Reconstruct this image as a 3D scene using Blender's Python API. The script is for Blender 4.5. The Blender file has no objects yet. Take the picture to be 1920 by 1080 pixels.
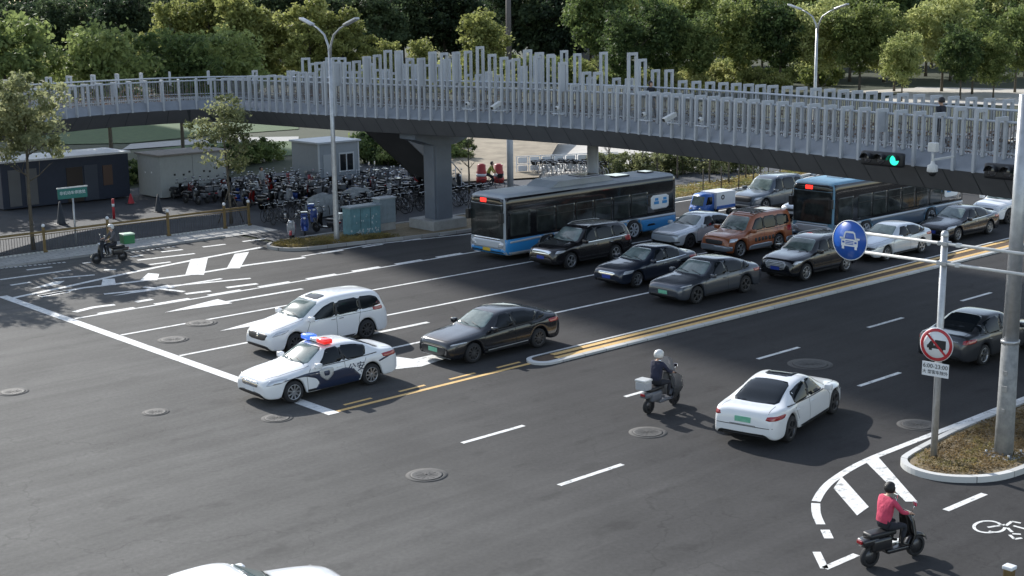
import bpy, bmesh, math, random
from mathutils import Vector, Matrix, geometry
from mathutils.bvhtree import BVHTree
rnd = random.Random(7)
scene = bpy.context.scene
R = math.radians
# ------------------------------------------------------------ camera
CAM_F, CAM_P, CAM_R, CAM_Y, CAM_H = 2595.7, .2016, -.0128, .836, 11.217
_F = Vector((math.cos(CAM_P)*math.cos(CAM_Y), math.cos(CAM_P)*math.sin(CAM_Y), -math.sin(CAM_P)))
_R0 = _F.cross(Vector((0, 0, 1))).normalized(); _U0 = _R0.cross(_F)
_R = math.cos(CAM_R)*_R0 + math.sin(CAM_R)*_U0; _U = -math.sin(CAM_R)*_R0 + math.cos(CAM_R)*_U0
cam_d = bpy.data.cameras.new('camera'); cam = bpy.data.objects.new('camera', cam_d)
scene.collection.objects.link(cam); scene.camera = cam
cam_d.sensor_width = 36; cam_d.lens = 36*CAM_F/1920; cam_d.clip_end = 3000; cam_d.clip_start = .5
m = Matrix((( _R.x, _U.x, -_F.x, 0), (_R.y, _U.y, -_F.y, 0), (_R.z, _U.z, -_F.z, CAM_H), (0, 0, 0, 1)))
cam.matrix_world = m
# ------------------------------------------------------------ sky and sun
SUN_TO = Vector((.14, 1.0, .605)).normalized()
EL = math.asin(SUN_TO.z)
w = bpy.data.worlds.new('World'); scene.world = w; w.use_nodes = True
nt = w.node_tree; bg = nt.nodes['Background']; sk = nt.nodes.new('ShaderNodeTexSky')
sk.sky_type = 'NISHITA'; sk.sun_disc = False; sk.sun_elevation = EL
sk.sun_rotation = math.atan2(SUN_TO.x, SUN_TO.y); sk.dust_density = .5; sk.air_density = 1.1
hs = nt.nodes.new('ShaderNodeHueSaturation'); hs.inputs['Saturation'].default_value = .72
nt.links.new(sk.outputs[0], hs.inputs['Color']); nt.links.new(hs.outputs[0], bg.inputs[0]); bg.inputs[1].default_value = .12
sl = bpy.data.lights.new('sun', 'SUN'); sl.energy = 3.4; sl.angle = R(.53); sl.color = (1, .965, .91)
so = bpy.data.objects.new('sun', sl); scene.collection.objects.link(so)
so.rotation_euler = SUN_TO.to_track_quat('Z', 'Y').to_euler(); so.location = (0, 0, 60)
scene.view_settings.view_transform = 'Standard'; scene.view_settings.look = 'None'
scene.view_settings.exposure = 0.85; scene.view_settings.gamma = 1

# ------------------------------------------------------------ helpers
def G(px, py, z=0.0):
    """ground point (at height z) under a pixel of the 1920 x 1080 photograph"""
    d = _F*CAM_F + _R*(px-960) - _U*(py-540)
    t = (z-CAM_H)/d.z
    return Vector((d.x*t, d.y*t, z))
def link(o, parent=None):
    scene.collection.objects.link(o)
    if parent is not None: o.parent = parent
    return o
def tag(o, label=None, cat=None, group=None, kind=None):
    if label: o['label'] = label
    if cat: o['category'] = cat
    if group: o['group'] = group
    if kind: o['kind'] = kind
    return o
def empty(name, loc=(0, 0, 0), rz=0, label=None, cat=None, group=None):
    o = bpy.data.objects.new(name, None); o.empty_display_size = .3
    link(o); o.location = loc; o.rotation_euler = (0, 0, rz)
    return tag(o, label, cat, group)
def build(name, bm, mats, parent=None, smooth=False, loc=None):
    me = bpy.data.meshes.new(name); bm.normal_update(); bm.to_mesh(me); bm.free()
    if not isinstance(mats, (list, tuple)): mats = [mats]
    for x in mats: me.materials.append(x)
    if smooth:
        me.polygons.foreach_set('use_smooth', [True]*len(me.polygons))
    o = bpy.data.objects.new(name, me); link(o, parent)
    if loc: o.location = loc
    return o
def copy_tree(o, parent=None, label=None, loc=None, rz=None):
    c = o.copy(); scene.collection.objects.link(c); c.parent = parent
    for ch in list(KIDS(o)): copy_tree(ch, c)
    if label: c['label'] = label
    if loc is not None: c.location = loc
    if rz is not None: c.rotation_euler = (0, 0, rz)
    return c
def KIDS(o): return [x for x in o.children]
def box(bm, x0, x1, y0, y1, z0, z1, mi=0, M=None, bev=0):
    vs = [bm.verts.new(Vector(p)) for p in ((x0,y0,z0),(x1,y0,z0),(x1,y1,z0),(x0,y1,z0),(x0,y0,z1),(x1,y0,z1),(x1,y1,z1),(x0,y1,z1))]
    fs = [bm.faces.new([vs[i] for i in f]) for f in ((0,3,2,1),(4,5,6,7),(0,1,5,4),(1,2,6,5),(2,3,7,6),(3,0,4,7))]
    for f in fs: f.material_index = mi
    if bev:
        es = list({e for f in fs for e in f.edges})
        r = bmesh.ops.bevel(bm, geom=es, offset=bev, segments=2, affect='EDGES', profile=.6)
        for f in r['faces']: f.material_index = mi
        vs = list({v for f in r['faces'] for v in f.verts} | {v for v in vs if v.is_valid})
    if M is not None: bmesh.ops.transform(bm, matrix=M, verts=[v for v in vs if v.is_valid])
    return vs
def tube(bm, pts, rads, n=8, mi=0, cap=True, closed=False):
    pts = [Vector(p) for p in pts]
    if not isinstance(rads, (list, tuple)): rads = [rads]*len(pts)
    rings = []; prev = None
    for i, p in enumerate(pts):
        if closed: t = pts[(i+1) % len(pts)] - pts[i-1]
        else: t = pts[min(i+1, len(pts)-1)] - pts[max(i-1, 0)]
        t = t.normalized() if t.length > 1e-9 else Vector((0, 0, 1))
        if prev is None:
            a = t.orthogonal().normalized()
            if abs(t.z) < .99: a = t.cross(Vector((0, 0, 1))).normalized()
        else: a = (prev - t*prev.dot(t)).normalized()
        prev = a; b = t.cross(a)
        rings.append([bm.verts.new(p + (a*math.cos(2*math.pi*k/n) + b*math.sin(2*math.pi*k/n))*rads[i]) for k in range(n)])
    m_ = len(rings)
    for i in range(m_ if closed else m_-1):
        A, B = rings[i], rings[(i+1) % m_]
        for k in range(n):
            f = bm.faces.new((A[k], A[(k+1) % n], B[(k+1) % n], B[k])); f.material_index = mi; f.smooth = True
    if cap and not closed:
        for rg, fl in ((rings[0], True), (rings[-1], False)):
            f = bm.faces.new(list(reversed(rg)) if fl else rg); f.material_index = mi
    return rings
def lathe(bm, prof, n=24, axis='y', c=(0, 0, 0), mi=0):
    """prof: (radius, along-axis)"""
    rings = []
    for r_, h in prof:
        ring = []
        for k in range(n):
            a = 2*math.pi*k/n
            if axis == 'y': p = (c[0]+r_*math.cos(a), c[1]+h, c[2]+r_*math.sin(a))
            elif axis == 'x': p = (c[0]+h, c[1]+r_*math.cos(a), c[2]+r_*math.sin(a))
            else: p = (c[0]+r_*math.cos(a), c[1]+r_*math.sin(a), c[2]+h)
            ring.append(bm.verts.new(p))
        rings.append(ring)
    for A, B in zip(rings[:-1], rings[1:]):
        for k in range(n):
            f = bm.faces.new((A[k], A[(k+1) % n], B[(k+1) % n], B[k])); f.material_index = mi; f.smooth = True
def poly_sheet(bm, pts, z=0, mi=0):
    v = [bm.verts.new((p[0], p[1], z)) for p in pts]
    f = bm.faces.new(v); f.material_index = mi
    f.normal_update()
    if f.normal.z < 0: f.normal_flip()
    return f
def prism(bm, pts, z0, z1, mi=0):
    lo = [bm.verts.new((p[0], p[1], z0)) for p in pts]; hi = [bm.verts.new((p[0], p[1], z1)) for p in pts]
    n = len(pts)
    a = sum(pts[i][0]*pts[(i+1) % n][1]-pts[(i+1) % n][0]*pts[i][1] for i in range(n))
    fs = [bm.faces.new(hi if a > 0 else hi[::-1]), bm.faces.new(lo[::-1] if a > 0 else lo)]
    for i in range(n):
        q = (lo[i], lo[(i+1) % n], hi[(i+1) % n], hi[i])
        fs.append(bm.faces.new(q if a > 0 else q[::-1]))
    for f in fs: f.material_index = mi

# ------------------------------------------------------------ materials
_mats = {}
def mat(name, col, rough=.6, metal=0.0, var=0.0, scale=4.0, bump=0.0, bscale=30.0, coat=0.0, spec=.5, col2=None, emit=None, alpha=1, coords='Object', trans=0):
    if name in _mats: return _mats[name]
    mt = bpy.data.materials.new(name); mt.use_nodes = True; n = mt.node_tree; L = n.links
    b = n.nodes['Principled BSDF']
    b.inputs['Base Color'].default_value = (*col, 1); b.inputs['Roughness'].default_value = rough
    b.inputs['Metallic'].default_value = metal; b.inputs['Specular IOR Level'].default_value = spec
    b.inputs['Coat Weight'].default_value = coat; b.inputs['Coat Roughness'].default_value = .04
    b.inputs['Transmission Weight'].default_value = trans
    if emit: b.inputs['Emission Color'].default_value = (*emit[0], 1); b.inputs['Emission Strength'].default_value = emit[1]
    tc = n.nodes.new('ShaderNodeTexCoord')
    if var or col2:
        nz = n.nodes.new('ShaderNodeTexNoise'); nz.inputs['Scale'].default_value = scale; nz.inputs['Detail'].default_value = 6
        nz.inputs['Roughness'].default_value = .65
        L.new(tc.outputs[coords], nz.inputs['Vector'])
        rp = n.nodes.new('ShaderNodeValToRGB')
        c2 = col2 if col2 else tuple(min(1, c*(1+var)) for c in col)
        c1 = col if col2 else tuple(c*(1-var) for c in col)
        rp.color_ramp.elements[0].position = .32; rp.color_ramp.elements[1].position = .68
        rp.color_ramp.elements[0].color = (*c1, 1); rp.color_ramp.elements[1].color = (*c2, 1)
        L.new(nz.outputs['Fac'], rp.inputs['Fac']); L.new(rp.outputs['Color'], b.inputs['Base Color'])
    if bump:
        n2 = n.nodes.new('ShaderNodeTexNoise'); n2.inputs['Scale'].default_value = bscale; n2.inputs['Detail'].default_value = 5
        L.new(tc.outputs[coords], n2.inputs['Vector'])
        bp = n.nodes.new('ShaderNodeBump'); bp.inputs['Strength'].default_value = bump; bp.inputs['Distance'].default_value = .02
        L.new(n2.outputs['Fac'], bp.inputs['Height']); L.new(bp.outputs['Normal'], b.inputs['Normal'])
    _mats[name] = mt
    return mt
def leaf_mat(name, c1, c2, c3):
    """leaves whose colour changes from clump to clump and from tree to tree, and that let some light through"""
    if name in _mats: return _mats[name]
    mt = bpy.data.materials.new(name); mt.use_nodes = True; n = mt.node_tree; L = n.links
    b = n.nodes['Principled BSDF']; out = n.nodes['Material Output']; b.inputs['Roughness'].default_value = .6
    b.inputs['Specular IOR Level'].default_value = .3
    tc = n.nodes.new('ShaderNodeTexCoord'); oi = n.nodes.new('ShaderNodeObjectInfo')
    nz = n.nodes.new('ShaderNodeTexNoise'); nz.inputs['Scale'].default_value = .9; nz.inputs['Detail'].default_value = 5
    L.new(tc.outputs['Object'], nz.inputs['Vector'])
    ad = n.nodes.new('ShaderNodeMath'); ad.operation = 'MULTIPLY_ADD'; ad.inputs[1].default_value = .3; 
    L.new(oi.outputs['Random'], ad.inputs[0]); 
    sb = n.nodes.new('ShaderNodeMath'); sb.operation = 'SUBTRACT'; sb.inputs[1].default_value = .15
    L.new(nz.outputs['Fac'], ad.inputs[2]); L.new(ad.outputs[0], sb.inputs[0])
    rp = n.nodes.new('ShaderNodeValToRGB'); e = rp.color_ramp.elements
    e[0].position = .34; e[0].color = (*c1, 1); e[1].position = .68; e[1].color = (*c3, 1)
    x = e.new(.5); x.color = (*c2, 1)
    L.new(sb.outputs[0], rp.inputs['Fac']); L.new(rp.outputs['Color'], b.inputs['Base Color'])
    tr = n.nodes.new('ShaderNodeBsdfTranslucent'); L.new(rp.outputs['Color'], tr.inputs['Color'])
    mx = n.nodes.new('ShaderNodeMixShader'); mx.inputs[0].default_value = .5
    L.new(b.outputs[0], mx.inputs[1]); L.new(tr.outputs[0], mx.inputs[2]); L.new(mx.outputs[0], out.inputs['Surface'])
    _mats[name] = mt
    return mt
def asphalt(name, ca, cb, xa=14, xb=34):
    """worn asphalt: albedo ca at x=xa easing to the newer darker cb at x=xb, wheel-worn streaks along the road, patches, grain"""
    mt = bpy.data.materials.new(name); mt.use_nodes = True; n = mt.node_tree; L = n.links
    b = n.nodes['Principled BSDF']; b.inputs['Roughness'].default_value = .88; b.inputs['Specular IOR Level'].default_value = .22
    tc = n.nodes.new('ShaderNodeTexCoord'); sp = n.nodes.new('ShaderNodeSeparateXYZ'); L.new(tc.outputs['Object'], sp.inputs[0])
    # older / newer surface
    mr = n.nodes.new('ShaderNodeMapRange'); mr.interpolation_type = 'SMOOTHSTEP'
    mr.inputs['From Min'].default_value = xa; mr.inputs['From Max'].default_value = xb
    yy = n.nodes.new('ShaderNodeMath'); yy.operation = 'MULTIPLY_ADD'; yy.inputs[1].default_value = -.35
    L.new(sp.outputs['Y'], yy.inputs[0]); L.new(sp.outputs['X'], yy.inputs[2])
    n0 = n.nodes.new('ShaderNodeTexNoise'); n0.inputs['Scale'].default_value = .35; L.new(tc.outputs['Object'], n0.inputs['Vector'])
    y2 = n.nodes.new('ShaderNodeMath'); y2.operation = 'MULTIPLY_ADD'; y2.inputs[1].default_value = 6.0
    L.new(n0.outputs['Fac'], y2.inputs[0]); L.new(yy.outputs[0], y2.inputs[2]); L.new(y2.outputs[0], mr.inputs['Value'])
    m1 = n.nodes.new('ShaderNodeMix'); m1.data_type = 'RGBA'; m1.inputs['A'].default_value = (*ca, 1); m1.inputs['B'].default_value = (*cb, 1)
    L.new(mr.outputs[0], m1.inputs['Factor'])
    def noise(scale, sx, sy, det=5):
        mp = n.nodes.new('ShaderNodeMapping'); mp.inputs['Scale'].default_value = (sx, sy, 1); L.new(tc.outputs['Object'], mp.inputs[0])
        z = n.nodes.new('ShaderNodeTexNoise'); z.inputs['Scale'].default_value = scale; z.inputs['Detail'].default_value = det
        L.new(mp.outputs[0], z.inputs['Vector']); return z
    def mul(cur, z, lo, hi, p0=.3, p1=.7):
        rr = n.nodes.new('ShaderNodeMapRange'); rr.inputs['From Min'].default_value = p0; rr.inputs['From Max'].default_value = p1
        rr.inputs['To Min'].default_value = lo; rr.inputs['To Max'].default_value = hi; L.new(z.outputs['Fac'], rr.inputs['Value'])
        mm = n.nodes.new('ShaderNodeVectorMath'); mm.operation = 'SCALE'
        L.new(cur, mm.inputs[0]); L.new(rr.outputs[0], mm.inputs['Scale']); return mm.outputs[0]
    cur = m1.outputs['Result']
    cur = mul(cur, noise(1, .04, 1.5), .86, 1.14)
    cur = mul(cur, noise(1, .03, .35, 3), .90, 1.08)
    st = noise(1, .7, 1.2, 4); cur = mul(cur, st, .80, 1.0, .30, .40)
    vo = n.nodes.new('ShaderNodeTexVoronoi'); vo.feature = 'DISTANCE_TO_EDGE'; vo.inputs['Scale'].default_value = .16
    wv = noise(1.2, 1, 1, 4); ad = n.nodes.new('ShaderNodeVectorMath'); ad.operation = 'MULTIPLY_ADD'; ad.inputs[1].default_value = (1.6, 1.6, 0)
    L.new(wv.outputs['Color'], ad.inputs[0]); L.new(tc.outputs['Object'], ad.inputs[2]); L.new(ad.outputs[0], vo.inputs['Vector'])
    cr = n.nodes.new('ShaderNodeMapRange'); cr.inputs['From Min'].default_value = .001; cr.inputs['From Max'].default_value = .0035; cr.inputs['To Min'].default_value = .82; L.new(vo.outputs['Distance'], cr.inputs['Value'])
    mm = n.nodes.new('ShaderNodeVectorMath'); mm.operation = 'SCALE'; L.new(cur, mm.inputs[0]); L.new(cr.outputs[0], mm.inputs['Scale']); cur = mm.outputs[0]
    cur = mul(cur, noise(1, .5, .5, 6), .9, 1.1)
    cur = mul(cur, noise(9, 1, 1, 6), .9, 1.1)
    cur = mul(cur, noise(60, 1, 1, 2), .82, 1.18)
    L.new(cur, b.inputs['Base Color'])
    bp = n.nodes.new('ShaderNodeBump'); bp.inputs['Strength'].default_value = .5; bp.inputs['Distance'].default_value = .01
    L.new(noise(90, 1, 1, 3).outputs['Fac'], bp.inputs['Height']); L.new(bp.outputs['Normal'], b.inputs['Normal'])
    return mt
def paver_mat(name, c1, c2, joint):
    mt = bpy.data.materials.new(name); mt.use_nodes = True; n = mt.node_tree; L = n.links; b = n.nodes['Principled BSDF']
    b.inputs['Roughness'].default_value = .85
    tc = n.nodes.new('ShaderNodeTexCoord'); br = n.nodes.new('ShaderNodeTexBrick'); br.inputs['Scale'].default_value = 1
    br.inputs['Color1'].default_value = (*c1, 1); br.inputs['Color2'].default_value = (*c2, 1); br.inputs['Mortar'].default_value = (*joint, 1)
    br.inputs['Brick Width'].default_value = .6; br.inputs['Row Height'].default_value = .3; br.inputs['Mortar Size'].default_value = .012
    L.new(tc.outputs['Object'], br.inputs['Vector']); L.new(br.outputs['Color'], b.inputs['Base Color'])
    return mt
M_asph = asphalt('asphalt_road', (.128, .125, .118), (.040, .039, .0395), 1, 26)
M_asph2 = mat('asphalt_yard', (.05, .054, .062), .85, var=.18, scale=.8, bump=.3, bscale=60)
M_ground = mat('earth_and_grass', (.022, .035, .014), .95, col2=(.05, .055, .028), scale=.15)
M_white = mat('road_paint_white', (.62, .62, .60), .7, col2=(.80, .80, .78), scale=7)
def worn(name, c1, c2, base):
    mt = mat(name, c1, .72, col2=c2, scale=7); n = mt.node_tree; L = n.links; b = n.nodes['Principled BSDF']; src = b.inputs['Base Color'].links[0].from_socket
    tc = [x for x in n.nodes if x.type == 'TEX_COORD'][0]
    mp = n.nodes.new('ShaderNodeMapping'); mp.inputs['Scale'].default_value = (.6, 1, 1); L.new(tc.outputs['Object'], mp.inputs[0])
    z = n.nodes.new('ShaderNodeTexNoise'); z.inputs['Scale'].default_value = 5; z.inputs['Detail'].default_value = 9; z.inputs['Roughness'].default_value = .8; L.new(mp.outputs[0], z.inputs['Vector'])
    rp = n.nodes.new('ShaderNodeValToRGB'); rp.color_ramp.elements[0].position = .38; rp.color_ramp.elements[1].position = .47; L.new(z.outputs['Fac'], rp.inputs['Fac'])
    mx = n.nodes.new('ShaderNodeMix'); mx.data_type = 'RGBA'; mx.inputs['A'].default_value = (*base, 1); L.new(src, mx.inputs['B']); L.new(rp.outputs['Color'], mx.inputs['Factor']); L.new(mx.outputs['Result'], b.inputs['Base Color'])
    return mt
M_white = worn('worn_white_paint', (.60, .60, .58), (.82, .82, .80), (.26, .26, .25))
M_yellow = mat('road_paint_yellow', (.60, .36, .11), .7, col2=(.74, .50, .20), scale=7)
M_worn = mat('road_paint_worn', (.20, .20, .20), .75, col2=(.42, .42, .41), scale=9)
M_kerb = mat('kerb_stone', (.36, .36, .35), .8, var=.15, scale=6)
M_kerbw = mat('kerb_white', (.62, .62, .60), .8, var=.12, scale=6)
M_pave = paver_mat('paving_slabs', (.50, .49, .46), (.42, .41, .39), (.14, .14, .14))
M_concrete = mat('concrete', (.34, .335, .32), .85, var=.14, scale=3, bump=.2)
M_pale = mat('pale_paving', (.50, .47, .42), .9, var=.12, scale=.6)
M_tan = mat('tan_earth', (.30, .25, .18), .95, var=.25, scale=.8, bump=.4, bscale=8)
M_lawn = mat('lawn', (.020, .055, .010), .9, col2=(.05, .10, .022), scale=1.5)
M_dry = mat('dry_ground', (.26, .20, .12), .95, col2=(.15, .12, .07), scale=5, bump=.6, bscale=20)
M_steel = mat('bridge_steel_paint', (.42, .44, .465), .5, var=.08, scale=2)
M_steel_l = mat('bridge_steel_light', (.48, .51, .55), .42, var=.08, scale=2)
M_fascia = mat('bridge_fascia_dark', (.115, .116, .122), .6, var=.1, scale=1)
M_deck = mat('bridge_deck', (.36, .37, .37), .8, var=.1, scale=3)
M_galv = mat('galvanised_steel', (.46, .47, .48), .42, metal=.55, var=.15, scale=5)
M_wpole = mat('white_painted_pole', (.62, .62, .60), .5, var=.12, scale=4)
M_black = mat('black_plastic', (.018, .018, .02), .45)
M_dark = mat('underbody_black', (.012, .012, .013), .9)
M_rubber = mat('tyre_rubber', (.022, .022, .024), .8, bump=.3, bscale=60)
M_alloy = mat('alloy_wheel', (.42, .43, .45), .3, metal=.8)
M_alloyd = mat('dark_alloy_wheel', (.09, .09, .095), .35, metal=.6)
M_glass = mat('car_glass', (.010, .013, .016), .05, spec=.35)
M_glassl = mat('windscreen_glass_glare', (.06, .09, .09), .06, spec=.6, col2=(.24, .30, .29), scale=1.0)  # pale teal clouds paint sky reflection and sunlit dashboard into the glass colour
M_glassb = mat('bus_glass', (.010, .012, .013), .06, spec=.4, col2=(.05, .058, .056), scale=1.1)  # paler mottling in the colour mimics dim lights and seats inside
M_lamp = mat('headlamp_glass', (.55, .57, .6), .08, metal=.35, coat=1)
M_lampd = mat('headlamp_dark', (.16, .17, .19), .08, metal=.4, coat=1)
M_red = mat('tail_lamp_red', (.32, .012, .018), .15, coat=1)
M_chrome = mat('chrome', (.72, .73, .75), .12, metal=1)
M_platb = mat('plate_blue', (.02, .05, .30), .5)
M_platg = mat('plate_green', (.10, .42, .25), .5, col2=(.25, .55, .40), scale=6)
M_platy = mat('plate_yellow', (.62, .42, .04), .5)
M_bark = mat('bark', (.10, .085, .065), .95, var=.3, scale=6, bump=.6, bscale=20)
M_skin = mat('skin', (.50, .31, .22), .55)
M_signw = mat('sign_white', (.72, .74, .76), .5)
M_signk = mat('sign_black', (.02, .02, .022), .5)
def paint(name, col, metal=0.0, rough=.28, var=.0):
    return mat('paint_'+name, col, rough, metal=metal, coat=.9, var=var, scale=3)

# ------------------------------------------------------------ the ground and the roads
def sheet(name, pts, z, m, kind='structure'):
    bm = bmesh.new(); poly_sheet(bm, pts, z); o = build(name, bm, m); o['kind'] = kind; return o
sheet('ground', [(-400, -200), (900, -200), (900, 900), (-400, 900)], -.06, M_ground)
sheet('road', [(-60, -40), (420, -40), (420, 56.6), (57, 56.6), (57, 57.4), (36, 57.4), (36, 60.4), (-60, 60.4)], 0, M_asph)
sheet('pavement', [(-60, 60.404), (38.4, 60.404), (38.4, 63.3), (-60, 63.3)], .004, M_pave)
sheet('yard', [(-60, 63.3), (36.4, 63.3), (36.4, 57.4), (57, 57.4), (57, 56.6), (420, 56.6), (420, 62), (62, 62), (60, 82), (-60, 82)], -.002, M_asph2)
sheet('path', [G(228, 281)[:2], G(400, 268)[:2], G(560, 264)[:2], G(560, 256)[:2], G(390, 259)[:2], G(245, 270)[:2]], .01, M_concrete)  # darker concrete tone puts the shade lying on this path into its colour
sheet('lawn', [G(60, 272)[:2], G(245, 268)[:2], G(390, 254)[:2], G(560, 242)[:2], G(560, 205)[:2], G(300, 205)[:2], G(60, 225)[:2]], .006, M_lawn)
sheet('lawn', [G(420, 300)[:2], G(560, 290)[:2], G(560, 263)[:2], G(400, 267)[:2], G(300, 278)[:2]], .006, M_lawn)
sheet('plaza', [(62.5, 62.4), (92, 62.4), (100, 76), (90, 84), (72, 88), (63, 78)], .004, M_pale)
sheet('paved_lot', [G(1640, 192)[:2], G(1990, 200)[:2], G(1990, 168)[:2], G(1720, 163)[:2]], .012, M_pale)
sheet('path', [G(1580, 178)[:2], G(1730, 170)[:2], G(1720, 165)[:2], G(1580, 172)[:2]], .02, M_pale)
# tan bank behind the bridge column
bm = bmesh.new()
bank = [(G(842, 345), .1), (G(1010, 335), .1), (G(1060, 268), 1.0), (G(880, 262), 1.6), (G(842, 275), 1.2)]
bm.faces.new([bm.verts.new((p.x, p.y, z)) for p, z in bank]); bmesh.ops.triangulate(bm, faces=bm.faces[:])
build('terrain', bm, M_tan)['kind'] = 'structure'

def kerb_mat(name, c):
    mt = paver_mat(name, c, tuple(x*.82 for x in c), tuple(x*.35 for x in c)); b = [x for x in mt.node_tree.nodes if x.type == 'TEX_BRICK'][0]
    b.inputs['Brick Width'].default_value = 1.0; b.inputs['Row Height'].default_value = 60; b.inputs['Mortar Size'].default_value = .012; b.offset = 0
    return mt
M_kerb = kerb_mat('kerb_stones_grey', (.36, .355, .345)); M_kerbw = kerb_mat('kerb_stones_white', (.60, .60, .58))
def chaikin(P, n=2):
    for _ in range(n):
        Q = []
        for i in range(len(P)):
            a, b_ = Vector(P[i]), Vector(P[(i+1) % len(P)])
            if (a-b_).length > 4: q1, q2 = a+(b_-a).normalized()*.3, b_-(b_-a).normalized()*.3
            else: q1, q2 = a.lerp(b_, .25), a.lerp(b_, .75)
            Q += [tuple(q1), tuple(q2)]
        P = Q
    return P
def planter(name, outline, m_top, kerb_m, h=.15, kw=.16):
    outline = chaikin(outline)
    """raised island: kerb ring + soil top slightly lower than the kerb"""
    n = len(outline); P = [Vector((p[0], p[1])) for p in outline]
    area = sum(P[i].x*P[(i+1) % n].y-P[(i+1) % n].x*P[i].y for i in range(n))
    if area < 0: P.reverse()
    inner = []
    for i in range(n):
        d1 = (P[i]-P[i-1]).normalized(); d2 = (P[(i+1) % n]-P[i]).normalized()
        nn = Vector((-(d1.y+d2.y), d1.x+d2.x)).normalized(); inner.append(P[i]+nn*kw)
    bm = bmesh.new()
    def ring(pts, z): return [bm.verts.new((p.x, p.y, z)) for p in pts]
    a, b_, c, d = ring(P, -.05), ring(P, h), ring(inner, h), ring(inner, h-.06)
    for A, B in ((a, b_), (b_, c), (c, d)):
        for i in range(n): bm.faces.new((A[i], A[(i+1) % n], B[(i+1) % n], B[i]))
    build(name+'_kerb', bm, kerb_m)['kind'] = 'structure'
    bm = bmesh.new(); bm.faces.new(ring2(bm, inner, h-.05)); o = build(name, bm, m_top); o['kind'] = 'structure'
    return P
def ring2(bm, pts, z): return [bm.verts.new((p.x, p.y, z)) for p in pts]
ISL_L = [(34.9, 55.6), (35.05, 54.9), (35.5, 54.35), (36.3, 54.05), (37.8, 53.9), (41, 53.2), (44.1, 52.75), (50, 52.6), (56, 52.55), (56, 56.5), (50, 57.1), (41, 57.2), (36.2, 57.0), (35.3, 56.6), (34.95, 56.1)]
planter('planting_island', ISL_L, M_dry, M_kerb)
ISL_M = [(56.6, 52.5), (62.4, 52.5), (70.2, 53.0), (76, 54.1), (90, 54.6), (130, 55.2), (130, 56.3), (90, 56.2), (76, 56.3), (62.4, 55.9), (56.6, 56.2)]
planter('planting_strip', ISL_M, M_dry, M_kerbw)
ISL_R = [(29.3, 17.95), (28.8, 17.75), (28.45, 17.3), (28.38, 16.7), (28.6, 16.15), (29.15, 15.62), (29.9, 15.35), (31, 15.3), (33, 15.6), (40, 16.4), (60, 17.2), (90, 17.6), (90, 18.25), (60, 18.25), (40, 18.25), (32, 18.2)]
planter('roadside_island', ISL_R, M_dry, M_kerbw)
# far kerb along the shaded pavement on the left
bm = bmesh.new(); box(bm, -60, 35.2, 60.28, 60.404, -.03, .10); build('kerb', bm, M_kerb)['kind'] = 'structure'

# ------------------------------------------------------------ road markings (thin paint sheets 4 mm above the asphalt)
mk = {0: bmesh.new(), 1: bmesh.new(), 2: bmesh.new()}
def strip(pts, w=.15, c=0, z=.005):
    pts = [Vector((p[0], p[1])) for p in pts]; L_, R_ = [], []
    for i, p in enumerate(pts):
        t = (pts[min(i+1, len(pts)-1)]-pts[max(i-1, 0)]).normalized(); nn = Vector((-t.y, t.x))*w/2
        L_.append(mk[c].verts.new((*(p+nn), z))); R_.append(mk[c].verts.new((*(p-nn), z)))
    for i in range(len(pts)-1): mk[c].faces.new((R_[i], R_[i+1], L_[i+1], L_[i]))
def ppoly(pts, c=0, z=.009): poly_sheet(mk[c], pts, z)
def ps(px, w=.15, c=0, z=.005): strip([G(*q)[:2] for q in px], w, c, z)
strip([(21.35, 54.2), (21.38, 31.2)], .38, 0, .009)
LY = [36.15, 40.3, 44.45, 48.15]
for y in LY: strip([(21.6, y+.02), (34, y), (46, y), (64, y+.1)], .15)
for y in LY[:3]:
    for k in range(16): strip([(68+k*6.2, y+.2), (70.2+k*6.2, y+.2)], .15)
for k in range(12): strip([(22.6+k*2.35, 48.33), (24.1+k*2.35, 48.33)], .24, 0, .009)
strip([(34.9, 53.05), (39, 53.35), (44, 52.3), (50, 52.1), (56, 52.1), (62, 52.2), (70, 52.7), (76, 53.8)], .15)
for k in range(9): strip([(36+k*2.3, 53.0-k*.03), (37.2+k*2.3, 53.0-k*.03)], .2, 0, .009)
# hatched taper and cycle lane marks, left
Z2 = lambda x, y: (x/4, 330+y/4)
ps([Z2(100, 915), Z2(500, 830), Z2(860, 750), Z2(1200, 680), Z2(1560, 610), Z2(1960, 535)], .27)
ps([Z2(290, 900), Z2(620, 840), Z2(1040, 790), Z2(1390, 745), Z2(1860, 668), (572, 483)], .27)
for q in ([(1390, 742), (1530, 742), (1560, 612), (1430, 625)], [(1700, 695), (1800, 693), (1868, 570), (1760, 585)], [(1045, 790), (1180, 782), (1195, 735), (1110, 730)], [(760, 822), (870, 818), (860, 770), (770, 775)]):
    ppoly([G(*Z2(*p))[:2] for p in q])
for a, b_ in (((200, 705), (390, 682)), ((0, 778), (530, 706)), ((80, 820), (230, 796)), ((980, 608), (1070, 592)), ((1030, 632), (1460, 582)), ((1120, 665), (1280, 645)), ((1210, 570), (1370, 552)), ((1520, 533), (1690, 512)), ((1820, 492), (1990, 470)), ((400, 768), (710, 742)), ((780, 705), (870, 702)), ((300, 900), (520, 862)), ((620, 655), (680, 648)), ((780, 886), (1300, 835)), ((1180, 835), (1880, 768))):
    ps([Z2(*a), Z2(*b_)], .23)
for k in range(14): ps([Z2(60+k*36-60, 694-k*3.4), Z2(82+k*36-60, 691-k*3.4)], .2)
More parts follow.
